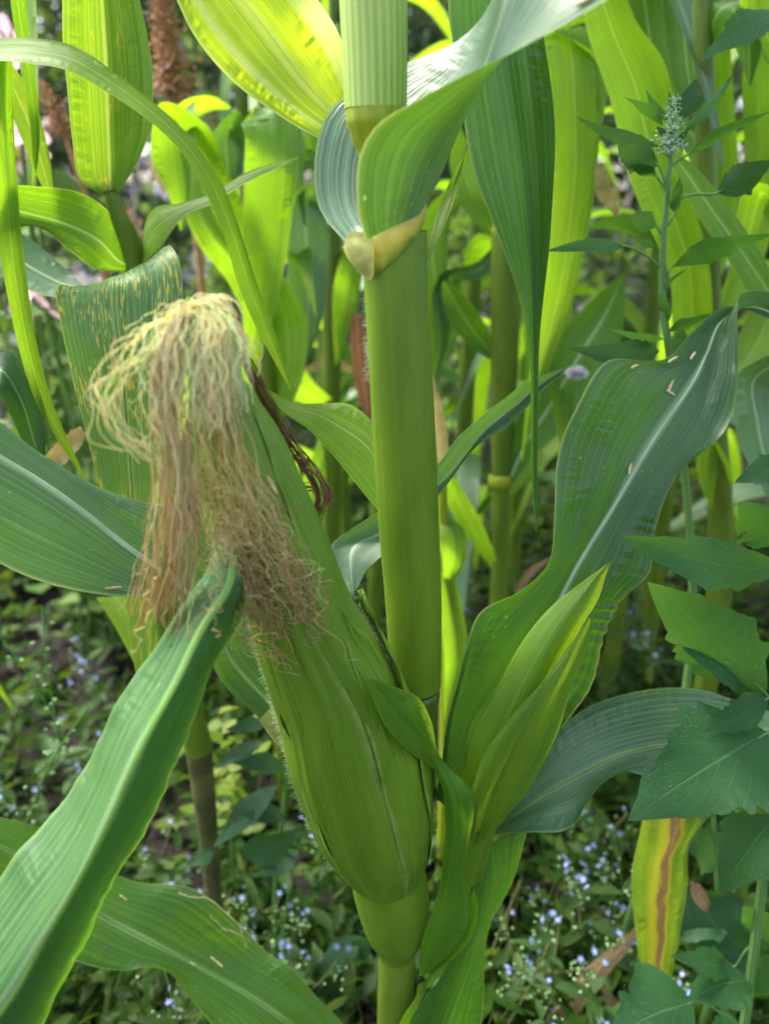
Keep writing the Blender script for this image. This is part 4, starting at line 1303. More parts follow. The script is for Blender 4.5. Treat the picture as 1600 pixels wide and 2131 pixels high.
# yellowing hanging sheath right behind the big stalk
b = ground_point(935, 1420, .62)
P6 = empty('corn_plant', b, 'small yellowing corn shoot just behind the right side of the big stalk', 'corn plant', 'corn plants around the big one')
V, F, uv = tube([b - [0, 0, .02], at(928, 1500, .60), at(926, 1300, .60), at(920, 1000, .60)], [.007, .006, .0055, .004], 12, 30)
obj('stalk', V, F, M['node'], P6, uv)
ribbon(P6, [(925, 1080, .60, 20), (940, 1110, .585, 56, .02), (945, 1160, .58, 50, .02), (935, 1205, .58, 26)], M['leaf_lime'], fold=.3, seed=80)
ribbon(P6, [(925, 1150, .60, 22), (935, 1250, .59, 46, .02), (948, 1350, .585, 50, .02), (940, 1430, .58, 34), (925, 1500, .58, 3)], M['leaf_lime'], fold=.3, seed=81)
ribbon(P6, [(922, 1020, .60, 10), (920, 930, .595, 26), (910, 850, .59, 20), (900, 780, .59, 2)], M['straw'], fold=.3, seed=82)

# right-hand plants
b = ground_point(1500, 1150, .70)
P7 = empty('corn_plant', b, 'corn plant at upper right with tall backlit lime leaves behind the goosefoot', 'corn plant', 'corn plants around the big one')
V, F, uv = tube([b - [0, 0, .02], at(1500, 1150, .70), at(1480, 800, .70), at(1470, 400, .70), at(1460, 0, .70)], [.013, .012, .011, .009, .007], 14, 40)
obj('stalk', V, F, M['stalk'], P7, uv)
rows = [(1430, 860, 1450, 850, 1475, 840, .69, .695, .69), (1398, 690, 1440, 680, 1482, 650, .675, .685, .68), (1390, 560, 1432, 555, 1474, 540, .665, .678, .67), (1340, 450, 1395, 430, 1440, 400, .655, .672, .665), (1292, 330, 1350, 300, 1412, 270, .648, .665, .66),
        (1262, 205, 1320, 180, 1398, 190, .642, .660, .655), (1232, 110, 1285, 95, 1372, 108, .638, .654, .650), (1216, 35, 1262, 30, 1325, 45, .634, .646, .644), (1200, -30, 1240, -40, 1290, -30, .63, .64, .638), (1150, -160, 1152, -160, 1155, -160, .62, .62, .62)]
blade(P7, rows, M['leaf_lime'], fold=.35, wave=.002, nu=19, seed=90)
rows = [(1660, 720, 1670, 700, 1680, 690, .62, .62, .62), (1580, 640, 1600, 610, 1610, 575, .60, .604, .606), (1510, 535, 1530, 505, 1545, 470, .585, .59, .594), (1445, 440, 1465, 415, 1482, 388, .574, .58, .584), (1405, 365, 1420, 350, 1432, 335, .566, .57, .574), (1392, 316, 1394, 316, 1396, 317, .56, .56, .56)]
blade(P7, rows, M['leaf'], fold=.3, nu=15, seed=91)
ribbon(P7, [(1475, 600, .71, 30), (1500, 480, .72, 56, .02), (1505, 330, .73, 60, .03), (1500, 180, .74, 50, .02), (1490, 0, .74, 40), (1480, -200, .74, 3)], M['leaf_lime'], fold=.3, seed=92)
ribbon(P7, [(1470, 300, .72, 30), (1430, 150, .74, 66, .03), (1420, 30, .75, 80, .03), (1410, -100, .75, 70, .03), (1400, -300, .75, 3)], M['leaf'], fold=.3, seed=93)
ribbon(P7, [(1475, 420, .72, 26), (1440, 280, .76, 70, .03), (1400, 240, .78, 90, .03), (1360, 120, .80, 80, .03), (1330, -60, .80, 60), (1300, -200, .8, 3)], M['leaf'], fold=.3, seed=94)
ribbon(P7, [(1480, 700, .72, 30), (1560, 520, .73, 60, .02), (1580, 330, .74, 66, .02), (1575, 150, .75, 60, .02), (1580, 0, .75, 50), (1600, -200, .75, 3)], M['leaf_lime'], fold=.3, wave=.002, seed=95)
ribbon(P7, [(1470, 100, .70, 26), (1500, 20, .68, 60, .03), (1540, 10, .67, 76, .03), (1555, 80, .66, 60, .02), (1560, 180, .65, 3)], M['leaf'], fold=.3, seed=96)
ribbon(P7, [(1490, 900, .71, 30), (1530, 780, .72, 60, .02), (1570, 720, .73, 80, .03), (1610, 640, .74, 70, .03), (1660, 600, .74, 3)], M['leaf_lime'], fold=.3, seed=97)
ribbon(P7, [(1500, 1050, .70, 26), (1490, 960, .69, 46, .02), (1475, 900, .685, 44, .02), (1470, 980, .68, 40), (1478, 1060, .68, 3)], M['leaf_lime'], fold=.3, seed=98)

b = ground_point(1690, 1150, .62)
P8 = empty('corn_plant', b, 'corn plant at the right edge with drooping grey-green leaves', 'corn plant', 'corn plants around the big one')
V, F, uv = tube([b - [0, 0, .02], at(1690, 1150, .62), at(1680, 700, .62), at(1680, 100, .62)], [.013, .012, .010, .007], 14, 40)
obj('stalk', V, F, M['stalk'], P8, uv)
ribbon(P8, [(1680, 820, .615, 30), (1620, 760, .605, 60, .02), (1570, 790, .60, 80, .04), (1575, 880, .595, 86, .04), (1600, 980, .59, 60, .02), (1630, 1080, .59, 3)], M['leaf_blue'], fold=.3, wave=.001, rib=.001, seed=100)
ribbon(P8, [(1680, 520, .63, 30), (1610, 420, .64, 60, .02), (1585, 400, .65, 70, .03), (1560, 480, .65, 60, .02), (1550, 600, .65, 3)], M['leaf_lime'], fold=.3, seed=101)
ribbon(P8, [(1680, 300, .63, 30), (1620, 120, .65, 56, .02), (1585, 60, .66, 66, .03), (1560, -80, .66, 50), (1550, -200, .66, 3)], M['leaf_lime'], fold=.3, seed=102)

# dying blade with brown streak, lower right
b = ground_point(1500, 1900, .47)
P9 = empty('corn_plant', b, 'young corn plant at lower right whose hanging leaf is yellow with a brown streak', 'corn plant', 'corn plants around the big one')
V, F, uv = tube([b - [0, 0, .02], at(1540, 1800, .47), at(1545, 1650, .47)], [.008, .007, .005], 12, 20)
obj('stalk', V, F, M['stalk'], P9, uv)
rows = [(1530, 1660, 1545, 1650, 1560, 1640, .465, .468, .47), (1440, 1650, 1480, 1620, 1510, 1610, .440, .45, .456), (1350, 1650, 1410, 1640, 1500, 1640, .425, .436, .444), (1334, 1720, 1395, 1720, 1480, 1690, .420, .430, .436), (1318, 1800, 1380, 1800, 1432, 1760, .418, .428, .432), (1316, 1860, 1372, 1860, 1428, 1850, .417, .426, .430),
        (1322, 1950, 1368, 1950, 1412, 1950, .417, .424, .428), (1335, 2030, 1362, 2035, 1395, 2040, .417, .422, .426), (1345, 2120, 1360, 2120, 1378, 2120, .417, .42, .423), (1360, 2230, 1361, 2230, 1362, 2230, .42, .42, .42)]
blade(P9, rows, M['leaf_dying'], fold=.3, wave=.0012, nu=19, seed=103)


# generic corn plants further back
def far_corn(x, y, h, seed, label):
    r = random.Random(seed)
    root = empty('corn_plant', (x, y, 0), label, 'corn plant', 'corn plants further back')
    top = np.array([x + r.uniform(-.05, .05), y + r.uniform(-.05, .05), h])
    bse = np.array([x, y, -0.02])
    V, F, uv = tube([bse, bse * .6 + top * .4, top], [.013, .011, .006], 10, 14)
    obj('stalk', V, F, M['stalk'], root, uv)
    a0 = r.uniform(0, 6.28)
    for k in range(8):
        z = h * (0.22 + 0.75 * k / 8)
        c0 = bse + (top - bse) * (z / h)
        az = a0 + k * math.pi + r.uniform(-.5, .5)
        L = r.uniform(.35, .55)
        d = np.array([math.cos(az), math.sin(az), 0])
        sdv = np.array([-math.sin(az), math.cos(az), 0])
        n = 8
        P = []
        rise = r.uniform(.5, 1.0)
        dr = r.uniform(.7, 1.4)
        wmax = r.uniform(.028, .042)
        tw = r.uniform(-.6, .6)
        for i in range(n):
            t = i / (n - 1)
            c = c0 + d * L * (t * 0.8 - .12 * t * t) + np.array([0, 0, L * (rise * t - dr * t * t)])
            wv = wmax * max(.03, math.sin(min(1, t * 2.2 + .25) * math.pi / 2) * (1 - t ** 2.2))
            sv = sdv * math.cos(tw * t) + np.array([0, 0, 1]) * math.sin(tw * t)
            P.append([c - sv * wv, c - np.array([0, 0, wv * .35]), c + sv * wv])
        blade3(root, P, M[r.choice(['leaf', 'leaf_lime', 'leaf_lime', 'leaf_lime', 'leaf_blue'])], fold=.3, wave=.003, freq=25, nu=9, dens=50, seed=seed * 9 + k)
    return root


far_corn(.42, 1.05, 1.25, 201, 'tall corn plant in the second row seen between the hanging leaf and the goosefoot')
far_corn(.68, 1.15, 1.35, 202, 'tall corn plant in the second row behind the goosefoot flower spike')
far_corn(.95, 1.45, 1.4, 203, 'tall corn plant at the far upper right corner')
far_corn(.25, 1.60, 1.2, 204, 'distant corn plant glimpsed right of the big stalk')
far_corn(-.08, 1.45, 1.1, 205, 'distant corn plant glimpsed just left of the big stalk')
far_corn(.62, 1.75, 1.45, 206, 'furthest corn plant in the upper right among other leaves')

# upper part of each plant, out of view: stalk and blades added to shade below
def plant_top(root, x, y, z0, z1, n, seed, wmax=.042, azs=None, stalk=True):
    r = random.Random(seed)
    if stalk:
        V, F, uv = tube([(x, y, z0), (x, y, (z0 + z1) / 2), (x + .01, y, z1)], [.010, .008, .004], 12, 12)
        obj('stalk', V, F, M['stalk'], root, uv)
    a0 = r.uniform(0, 6.28)
    for k in range(n):
        z = z0 + (z1 - z0) * (.15 + .8 * k / n)
        az = azs[k] if azs else a0 + k * math.pi + r.uniform(-.45, .45)
        L = r.uniform(.42, .62)
        d = np.array([math.cos(az), math.sin(az), 0])
        sdv = np.array([-math.sin(az), math.cos(az), 0])
        rise, dr, tw = r.uniform(.7, 1.0), r.uniform(.65, .9), r.uniform(-.5, .5)
        P = []
        for q in range(9):
            t = q / 8
            c = np.array([x, y, z]) + d * (L * t * .85) + np.array([0, 0, L * (rise * t - dr * t * t)])
            wv = wmax * r.uniform(.97, 1.03) * max(.03, math.sin(min(1, t * 2.2 + .25) * math.pi / 2) * (1 - t ** 2.4))
            sv = sdv * math.cos(tw * t) + np.array([0, 0, 1]) * math.sin(tw * t)
            P.append([c - sv * wv, c - np.array([0, 0, wv * .35]), c + sv * wv])
        blade3(root, P, M[r.choice(['leaf', 'leaf_blue', 'leaf_deep'])], fold=.3, wave=.003, freq=25, nu=9, dens=40, seed=seed * 7 + k)


tp = at(770, -400, YS)
plant_top(main, tp[0], tp[1], tp[2] - .01, 1.85, 3, 501, azs=[1.3, -.35, 1.9], wmax=.036)
for root, (x, y), z0, azs in ((P1, (-.19, .56), .98, [1.2, 4.2]), (P2, (BASE[P2.name][0], .50), 1.0, [2.6, 4.4, .9]), (P3, (-.10, .78), 1.02, [1.3, 2.4, .3]), (P4, (-.06, .92), 1.05, None),
                              (P5, (.125, .79), 1.02, None), (P7, (.27, .70), 1.0, None), (P8, (.34, .62), 1.0, None)):
    plant_top(root, x, y, z0, 1.7, len(azs) if azs else 5, int(abs(x) * 1000) + 511, azs=azs)
for k, (x, y, h, lab) in enumerate(((-.55, -.50, 1.15, 'added corn plant behind the camera on the left, outside the picture, blocking sky light'), (.02, -.70, 1.15, 'added corn plant straight behind the camera, outside the picture, blocking sky light'),
                                    (.55, -.50, 1.15, 'added corn plant behind the camera on the right, outside the picture, blocking sky light'), (-.68, .10, 1.2, 'added corn plant beside the camera on the left, outside the picture, blocking sky light'),
                                    (.66, .05, 1.2, 'added corn plant beside the camera on the right, outside the picture, blocking sky light'))):
    far_corn(x, y, h, 240 + k, lab)  # unseen plants added to cut the low sky light from the front
for k, (x, y, h, lab) in enumerate(((.10, 1.02, 1.3, 'corn plant close behind the big stalk on its right, full of lime leaves'), (.24, 1.28, 1.45, 'corn plant between the pale second stalk and the hanging leaf'),
                                    (-.20, 1.12, 1.25, 'corn plant in the second row left of the streaked lime leaf'), (.34, .98, 1.4, 'corn plant right behind the goosefoot bud spike'), (.50, 1.30, 1.5, 'corn plant deep in the upper right among lime blades'),
                                    (.80, .85, 1.6, 'corn plant at the right border in the second row'), (.02, 1.75, 1.4, 'corn plant far behind the collar of the big stalk'), (-.10, 1.30, 1.3, 'corn plant two rows behind the lime streaked leaf'), (-.02, 1.08, 1.2, 'corn plant hidden close behind the big stalk, its lime leaves showing beside it'), (.75, .45, 1.7, 'added corn plant outside the picture on the right, its leaves shading the ground'),
                                    (-.75, .75, 1.7, 'added corn plant outside the picture on the left, its leaves shading the ground'))):  # last two stand out of view, added as canopy to darken the ground
    far_corn(x, y, h, 220 + k, lab)

# ================================================================== goosefoot weeds
b = ground_point(1392, 1250, .52)
W1 = empty('goosefoot_plant', b, 'slender goosefoot weed with a pale bud spike standing above the big right-hand leaf', 'weed', 'goosefoot weeds')
V, F, uv = tube([b - [0, 0, .02], at(1440, 1200, .52), at(1425, 1000, .52), at(1392, 740, .52), at(1377, 600, .52), at(1383, 450, .52), at(1394, 330, .52), at(1397, 225, .52)], [.0032, .0032, .003, .0026, .0024, .002, .0016, .0010], 10, 60)
obj('stem', V, F, M['weed_stem'], W1, uv)
wl = [((1374, 305), (1193, 242), 26, .52, .50, 1, (1393, 330)), ((1378, 262), (1297, 198), 24, .52, .51, 1, None), ((1392, 252), (1342, 188), 20, .52, .52, 0, None), ((1418, 248), (1448, 163), 42, .52, .52, 3, (1400, 280)),
      ((1420, 276), (1532, 148), 26, .52, .50, 1, (1400, 300)), ((1430, 322), (1604, 226), 26, .52, .49, 1, (1398, 345)), ((1370, 346), (1279, 300), 52, .52, .49, 3, (1386, 390)), ((1366, 368), (1300, 342), 26, .52, .50, 1, (1386, 400)),
      ((1404, 445), (1412, 368), 30, .52, .51, 1, (1390, 470)), ((1366, 472), (1308, 446), 38, .52, .50, 2, (1380, 500)), ((1300, 512), (1140, 516), 34, .51, .47, 2, (1374, 556)), ((1398, 556), (1610, 478), 52, .52, .46, 4, (1378, 600)),
      ((1490, 402), (1612, 332), 56, .52, .49, 2, (1392, 420)), ((1386, 678), (1368, 600), 26, .52, .51, 0, None), ((1388, 690), (1478, 650), 28, .52, .50, 1, None), ((1372, 730), (1194, 724), 58, .52, .48, 4, None),
      ((1398, 745), (1424, 678), 48, .53, .52, 2, None), ((1382, 706), (1268, 688), 22, .52, .50, 1, None), ((1364, 514), (1318, 500), 18, .52, .51, 0, None), ((1620, 20), (1458, 118), 60, .53, .50, 5, (1640, 60)),
      ((1410, 300), (1440, 260), 14, .52, .51, 0, None), ((1384, 288), (1364, 262), 12, .52, .51, 0, None), ((1400, 240), (1392, 188), 12, .52, .52, 0, None), ((1376, 610), (1430, 556), 10, .52, .50, 0, None)]
for k, (a, t, wd, ya, yt, te, pet) in enumerate(wl):
    toothed(W1, a, t, wd, ya, yt, M['weed'] if k % 3 else M['weed_dark'], tilt=0.7 * math.sin(k * 2.1), teeth=te, seed=k, petiole=(pet[0], pet[1], .52) if pet else None, droop=.05, peak=.42, depth=.22)


def bud_spike(parent, pts, n, rpx, name='flower_spike', mat=None):
    P, _ = hermite(np.array([at(*p[:3]) for p in pts]).reshape(-1, 1, 3), 50)
    P = P[:, 0]
    V, F = [], []
    for i in range(n):
        t = rnd.random()
        c = P[int(t * 49)]
        rr = rpx * mpp(*pts[0][:3]) * (1 - .6 * t)
        c = c + np.array([rnd.gauss(0, 1), rnd.gauss(0, 1), rnd.gauss(0, .4)]) * rr * .45
        v, f = blob(c, rr * rnd.uniform(.06, .14), i)
        o0 = len(V)
        V += v
        F += [tuple(a + o0 for a in q) for q in f]
    return obj(name, V, np.array(F), mat or M['mealy'], parent, smooth=True, kind='stuff')


bud_spike(W1, [(1390, 316, .518), (1396, 260, .518), (1402, 200, .518)], 460, 30)
bud_spike(W1, [(1384, 372, .52), (1382, 350, .52)], 16, 9)
bud_spike(W1, [(1366, 552, .52), (1358, 515, .52)], 14, 9)
bud_spike(W1, [(1392, 570, .52), (1402, 540, .52)], 14, 9)

b = ground_point(1500, 2350, .36)
W2 = empty('goosefoot_plant', (at(1560, 2131, .37)[0], .37, 0), 'goosefoot weed at the lower right edge with broad toothed dark leaves on a ribbed stem', 'weed', 'goosefoot weeds')
gp = np.array([at(1560, 2131, .37)[0], .37, -0.02])
V, F, uv = tube([gp, at(1548, 2131, .37), at(1572, 1950, .37), at(1590, 1800, .37), at(1606, 1650, .37), at(1612, 1450, .375), at(1610, 1150, .38), at(1615, 950, .385)], [.0036, .0034, .0032, .003, .0027, .0024, .002, .0012], 10, 60)
obj('stem', V, F, M['weed_stem'], W2, uv)
wl = [((1596, 1525), (1308, 1706), 205, .35, .325, 6, .30, .0, (1610, 1560)), ((1594, 1445), (1343, 1203), 150, .37, .35, 5, .42, .2, (1612, 1470)), ((1640, 1185), (1296, 1117), 96, .36, .335, 4, .55, .0, (1612, 1230)),
      ((1592, 1440), (1424, 1348), 70, .38, .365, 4, .45, .3, None), ((1600, 1452), (1468, 1524), 62, .36, .345, 3, .5, -.3, (1612, 1480)), ((1610, 1700), (1496, 1858), 118, .36, .35, 4, .35, .2, (1606, 1680)),
      ((1440, 2085), (1268, 2165), 150, .36, .34, 5, .35, .0, (1545, 2140)), ((1562, 2040), (1432, 2082), 84, .37, .35, 4, .45, .2, (1565, 2000)), ((1525, 2012), (1398, 1988), 50, .38, .36, 3, .45, .3, (1570, 1960)),
      ((1640, 960), (1530, 1002), 60, .39, .38, 3, .45, .2, None), ((1640, 1130), (1534, 1042), 96, .39, .38, 3, .4, .1, None), ((1600, 1960), (1545, 1880), 60, .375, .37, 3, .4, .4, None),
      ((1590, 1850), (1640, 1760), 60, .37, .36, 3, .4, .3, None), ((1610, 1640), (1500, 1690), 44, .37, .36, 3, .4, .5, None), ((1560, 2060), (1620, 1990), 60, .37, .36, 2, .4, .2, None), ((1545, 2140), (1470, 2150), 60, .37, .36, 3, .4, .2, None)]
for k, (a, t, wd, ya, yt, te, pk, ti, pet) in enumerate(wl):
    toothed(W2, a, t, wd, ya, yt, M['weed'], tilt=ti, teeth=te, seed=60 + k, petiole=(pet[0], pet[1], .37) if pet else None, droop=.03, peak=pk)
W3 = empty('goosefoot_plant', ground_point(1500, 1900, .46), 'shaded dark goosefoot weed behind the yellow streaked leaf', 'weed', 'goosefoot weeds')
b = ground_point(1500, 1900, .46)
V, F, uv = tube([b - [0, 0, .02], at(1500, 1960, .46), at(1490, 1800, .46), at(1480, 1640, .46)], [.003, .003, .0025, .0015], 8, 30)
obj('stem', V, F, M['weed_stem'], W3, uv)
for k, (a, t, wd) in enumerate([((1430, 1850), (1560, 1990), 130), ((1495, 1800), (1400, 1730), 80), ((1490, 1720), (1580, 1760), 80), ((1480, 1650), (1570, 1600), 60), ((1495, 1900), (1420, 1960), 70), ((1480, 1700), (1420, 1620), 60), ((1500, 1990), (1600, 2060), 90)]):
    toothed(W3, a, t, wd, .46, .44, M['weed_dark'], tilt=.3, teeth=4, seed=90 + k, peak=.4)
# seedlings under the ear
W4 = empty('goosefoot_plant', ground_point(560, 1850, .52), 'goosefoot seedling with smooth dark leaves just left of the ear base', 'weed', 'goosefoot weeds')
b = ground_point(560, 1850, .52)
V, F, uv = tube([b - [0, 0, .02], at(575, 1800, .52), at(590, 1680, .52), at(600, 1560, .52)], [.0022, .002, .0018, .001], 8, 24)
obj('stem', V, F, M['weed_stem'], W4, uv)
for k, (a, t, wd) in enumerate([((545, 1540), (448, 1600), 34), ((598, 1600), (482, 1588), 44), ((578, 1632), (444, 1764), 52), ((500, 1778), (632, 1722), 64), ((622, 1770), (534, 1822), 52), ((445, 1770), (386, 1802), 34), ((560, 1502), (468, 1520), 34), ((600, 1700), (500, 1700), 40), ((590, 1650), (660, 1600), 40)]):
    toothed(W4, a, t, wd, .52, .50, M['weed_dark'], tilt=.3, teeth=1, seed=120 + k, peak=.45, depth=.08)
W5 = empty('goosefoot_plant', ground_point(740, 2080, .50), 'small goosefoot seedling beside the lower stalk below the ear', 'weed', 'goosefoot weeds')
b = ground_point(740, 2080, .50)
V, F, uv = tube([b - [0, 0, .02], at(730, 2080, .50), at(735, 2000, .50)], [.002, .0018, .001], 8, 16)
obj('stem', V, F, M['weed_stem'], W5, uv)
for k, (a, t, wd) in enumerate([((752, 1948), (652, 2034), 56), ((735, 2030), (690, 2120), 50), ((730, 2060), (600, 2120), 60), ((736, 2000), (780, 1940), 40)]):
    toothed(W5, a, t, wd, .50, .49, M['weed_dark'], tilt=.2, teeth=2, seed=140 + k, peak=.45, depth=.08)


# ================================================================== ground cover (nobody could count it)
def leaf_cloud(n, sampler, mat, name, base_len=(.012, .03), aspect=.42, parent=None, kind='stuff', label=None, up=.6):
    "n small pointed leaves, each four quads' worth of triangles, bent along the middle"
    C, D, L = sampler(n)
    n = len(C)
    D = D / (np.linalg.norm(D, axis=1, keepdims=True) + 1e-9)
    rv = rng.normal(0, 1, (n, 3)) * .5 + np.array([0, 0, 1.0])
    S_ = np.cross(D, rv)
    S_ /= np.linalg.norm(S_, axis=1, keepdims=True) + 1e-9
    N_ = np.cross(S_, D)
    hw_ = L * aspect * .5
    V = np.zeros((n, 8, 3))
    bend = rng.uniform(.02, .3, n)
    for i, (t, wf) in enumerate(((0.0, .0), (.33, 1.0), (.68, .85), (1.0, .0))):
        c = C + D * (L * t)[:, None] - N_ * (L * bend * t * t)[:, None]
        if i in (0, 3):
            V[:, 0 if i == 0 else 7] = c
        else:
            o_ = 1 + (i - 1) * 3
            V[:, o_] = c - S_ * (hw_ * wf)[:, None] + N_ * (hw_ * .25)[:, None]
            V[:, o_ + 1] = c
            V[:, o_ + 2] = c + S_ * (hw_ * wf)[:, None] + N_ * (hw_ * .25)[:, None]
    tri = np.array([(0, 2, 1), (0, 3, 2), (1, 2, 5), (1, 5, 4), (2, 3, 6), (2, 6, 5), (4, 5, 7), (5, 6, 7)])
    F = (tri[None] + (np.arange(n) * 8)[:, None, None]).reshape(-1, 3)
    o = obj(name, V.reshape(-1, 3), F, mat, parent, smooth=True, kind=kind)
    if label:
        o['label'] = label
    return o


M['cover'] = island_mat('ground_cover_leaf', [(.009, .032, .003), (.016, .046, .005), (.030, .068, .007), (.012, .038, .007), (.055, .085, .011)], .5, .3)


def bare(x, y):
    "bare patch of dark soil at lower left"
    return math.exp(-(((x + .52) / .24) ** 4 + ((y - .97) / .26) ** 4)) * .62 + math.exp(-(((x + .22) / .12) ** 2 + ((y - .66) / .12) ** 2)) * .6


def cover_sampler(n):
    C, D, L = [], [], []
    while len(C) < n:
        y = .36 + rnd.random() ** 1.5 * 3.2
        x = rnd.uniform(-.62, .62) * (y + .5)
        if rnd.random() < bare(x, y):
            continue
        hgt = rnd.uniform(.01, .13) * (1 if y > .55 else .8)
        k = rnd.randint(4, 9)
        lean = np.array([rnd.uniform(-.3, .3), rnd.uniform(-.3, .3), 1.0])
        for q in range(k):
            f = (q + 1) / k
            az = q * 2.4 + rnd.uniform(-.4, .4)
            C.append(np.array([x, y, -.012]) + lean * hgt * f)
            D.append((math.cos(az), math.sin(az), rnd.uniform(-.1, .9)))
            L.append(rnd.uniform(.018, .050) * (1.15 - .45 * f) * (1 + .12 * y))
    return np.array(C), np.array(D), np.array(L)


leaf_cloud(30000, cover_sampler, M['cover'], 'ground_cover', aspect=.34, label='low green weeds and seedlings carpeting the soil')
# thin stems threading through it
P = []
for i in range(1500):
    y = .42 + rnd.random() ** 1.5 * 2.4
    x = rnd.uniform(-.62, .62) * (y + .5)
    if rnd.random() < bare(x, y) * .7:
        continue
    hgt = rnd.uniform(.05, .17)
    l = np.array([rnd.uniform(-.4, .4), rnd.uniform(-.4, .4), 1]) * hgt
    t = np.linspace(0, 1, 5)[:, None]
    P.append(np.array([x, y, -.015]) + l * t + np.array([rnd.uniform(-.02, .02), rnd.uniform(-.02, .02), 0]) * t ** 2)
M['thin_stem'] = island_mat('thin_stem', [(.045, .095, .018), (.07, .12, .028), (.12, .11, .045)], .5, .15)
V, F, uv = strands(P, rng.uniform(.0005, .001, len(P)), 3)
o = obj('weed_stems', V, F, M['thin_stem'], None, uv, kind='stuff')
o['label'] = 'thin weed stems rising through the ground cover'

# ================================================================== forget-me-nots
M['petal'] = plain('forget_me_not_petal', (0.20, 0.28, 0.62), .6, (.25, .33, .7), .3, .12, 500.)
M['eye'] = plain('forget_me_not_eye', (0.75, 0.62, 0.16), .6, None, 0, .1)
M['fm_leaf'] = weed_mat('forget_me_not_leaf', (0.028, 0.074, 0.014), (.2, .36, .04), .15)
M['bud'] = plain('flower_bud', (0.13, 0.22, 0.09), .7, None, 0, .3, 300.)


def flower_mesh(r=.0042, np_=5):
    V, F, mi = [], [], []
    for k in range(np_):
        a = k * 2 * math.pi / np_
        o0 = len(V)
        for (t, wv, z) in ((.18, .0, 0), (.55, .5, .12), (.55, -.5, .12), (.95, .42, .22), (.95, -.42, .22), (1.08, 0, .2), (.6, 0, .05)):
            V.append((r * (t * math.cos(a) - wv * .95 * math.sin(a) * .75), r * (t * math.sin(a) + wv * .95 * math.cos(a) * .75), r * z))
        for f in ((0, 6, 1), (0, 2, 6), (6, 3, 1), (6, 2, 4), (6, 5, 3), (6, 4, 5)):
            F.append(tuple(o0 + i for i in f))
            mi.append(0)
    o0 = len(V)
    for j in range(6):
        V.append((r * .24 * math.cos(j * 1.047), r * .24 * math.sin(j * 1.047), r * .12))
    V.append((0, 0, r * .22))
    for j in range(6):
        F.append((o0 + j, o0 + (j + 1) % 6, o0 + 6))
        mi.append(1)
    return make_mesh('flower', V, F, [M['petal'], M['eye']], None, True, mi)


def small_leaf_mesh(L, wd, name='leaf', mat=None, bend=.25):
    n, k = 7, 3
    V, uv = [], []
    for i in range(n):
        t = i / (n - 1)
        h = wd / 2 * max(.02, math.sin(min(1, t * 1.15 + .05) * math.pi) ** .7)
        for j in (-1, 0, 1):
            V.append((L * t, j * h, -bend * L * t * t + abs(j) * h * .3))
            uv.append((.5 + j * .5, t))
    return make_mesh(name, V, grid_faces(n, k), mat or M['fm_leaf'], np.array(uv))


FLM = flower_mesh()
FLS = [small_leaf_mesh(.030, .010), small_leaf_mesh(.022, .008), small_leaf_mesh(.040, .012)]


def child(name, me, parent, loc, rot, kind=None, sc=1.0):
    o = bpy.data.objects.new(name, me)
    COL.objects.link(o)
    o.parent = parent
    o.location = loc
    o.rotation_euler = rot
    o.scale = (sc, sc, sc)
    if kind:
        o['kind'] = kind
    return o


def forget_me_not(seed):
    r = random.Random(seed)
    root = bpy.data.objects.new('forget_me_not', None)
    COL.objects.link(root)
    root.empty_display_size = .02
    root['category'] = 'wildflower'
    h = r.uniform(.11, .17)
    paths = []
    tips = []
    mainp = [np.array([0, 0, -.02]), np.array([r.uniform(-.01, .01), r.uniform(-.01, .01), h * .5]), np.array([r.uniform(-.025, .025), r.uniform(-.025, .025), h])]
    pm, _ = hermite(np.array(mainp).reshape(-1, 1, 3), 12)
    pm = pm[:, 0]
    paths.append(pm)
    tips.append(pm[-1])
    for q in range(r.randint(2, 4)):
        i = r.randint(4, 9)
        az = r.uniform(0, 6.28)
        l = r.uniform(.03, .06)
        e = pm[i] + np.array([math.cos(az) * l * .6, math.sin(az) * l * .6, l * .8])
        pb, _ = hermite(np.array([pm[i], (pm[i] + e) / 2 + [0, 0, -.004], e]).reshape(-1, 1, 3), 12)
        paths.append(pb[:, 0])
        tips.append(e)
    V, F, uv = strands(paths, np.full(len(paths), .0007), 5)
    me = make_mesh('stem', V, F, M['thin_stem'], uv)
    child('stem', me, root, (0, 0, 0), (0, 0, 0))
    for q in range(r.randint(5, 7)):
        i = r.randint(1, 9)
        child('leaf', r.choice(FLS), root, tuple(pm[i]), (r.uniform(-.4, .4), r.uniform(-.7, -.1), q * 2.4 + r.uniform(-.4, .4)), sc=r.uniform(.7, 1.3))
    bv, bf = [], []
    for e in tips:
        for q in range(r.randint(1, 3)):
            d = np.array([r.gauss(0, .005), r.gauss(0, .006), r.uniform(0, .005)])
            child('flower', FLM, root, tuple(e + d), (r.uniform(-.2, 1.3), r.uniform(-.7, .7), r.uniform(0, 6)), sc=r.uniform(.45, .70))
        for q in range(9):
            c = e + np.array([r.gauss(0, .006), r.gauss(0, .006), -r.uniform(0, .022)])
            v, f = blob(c, r.uniform(.0009, .0017), q)
            o0 = len(bv)
            bv += v
            bf += [tuple(a + o0 for a in z) for z in f]
    child('buds', make_mesh('buds', bv, np.array(bf), M['bud']), root, (0, 0, 0), (0, 0, 0), 'stuff')
    return root


protos = [forget_me_not(300 + i) for i in range(6)]
used = [False] * 6


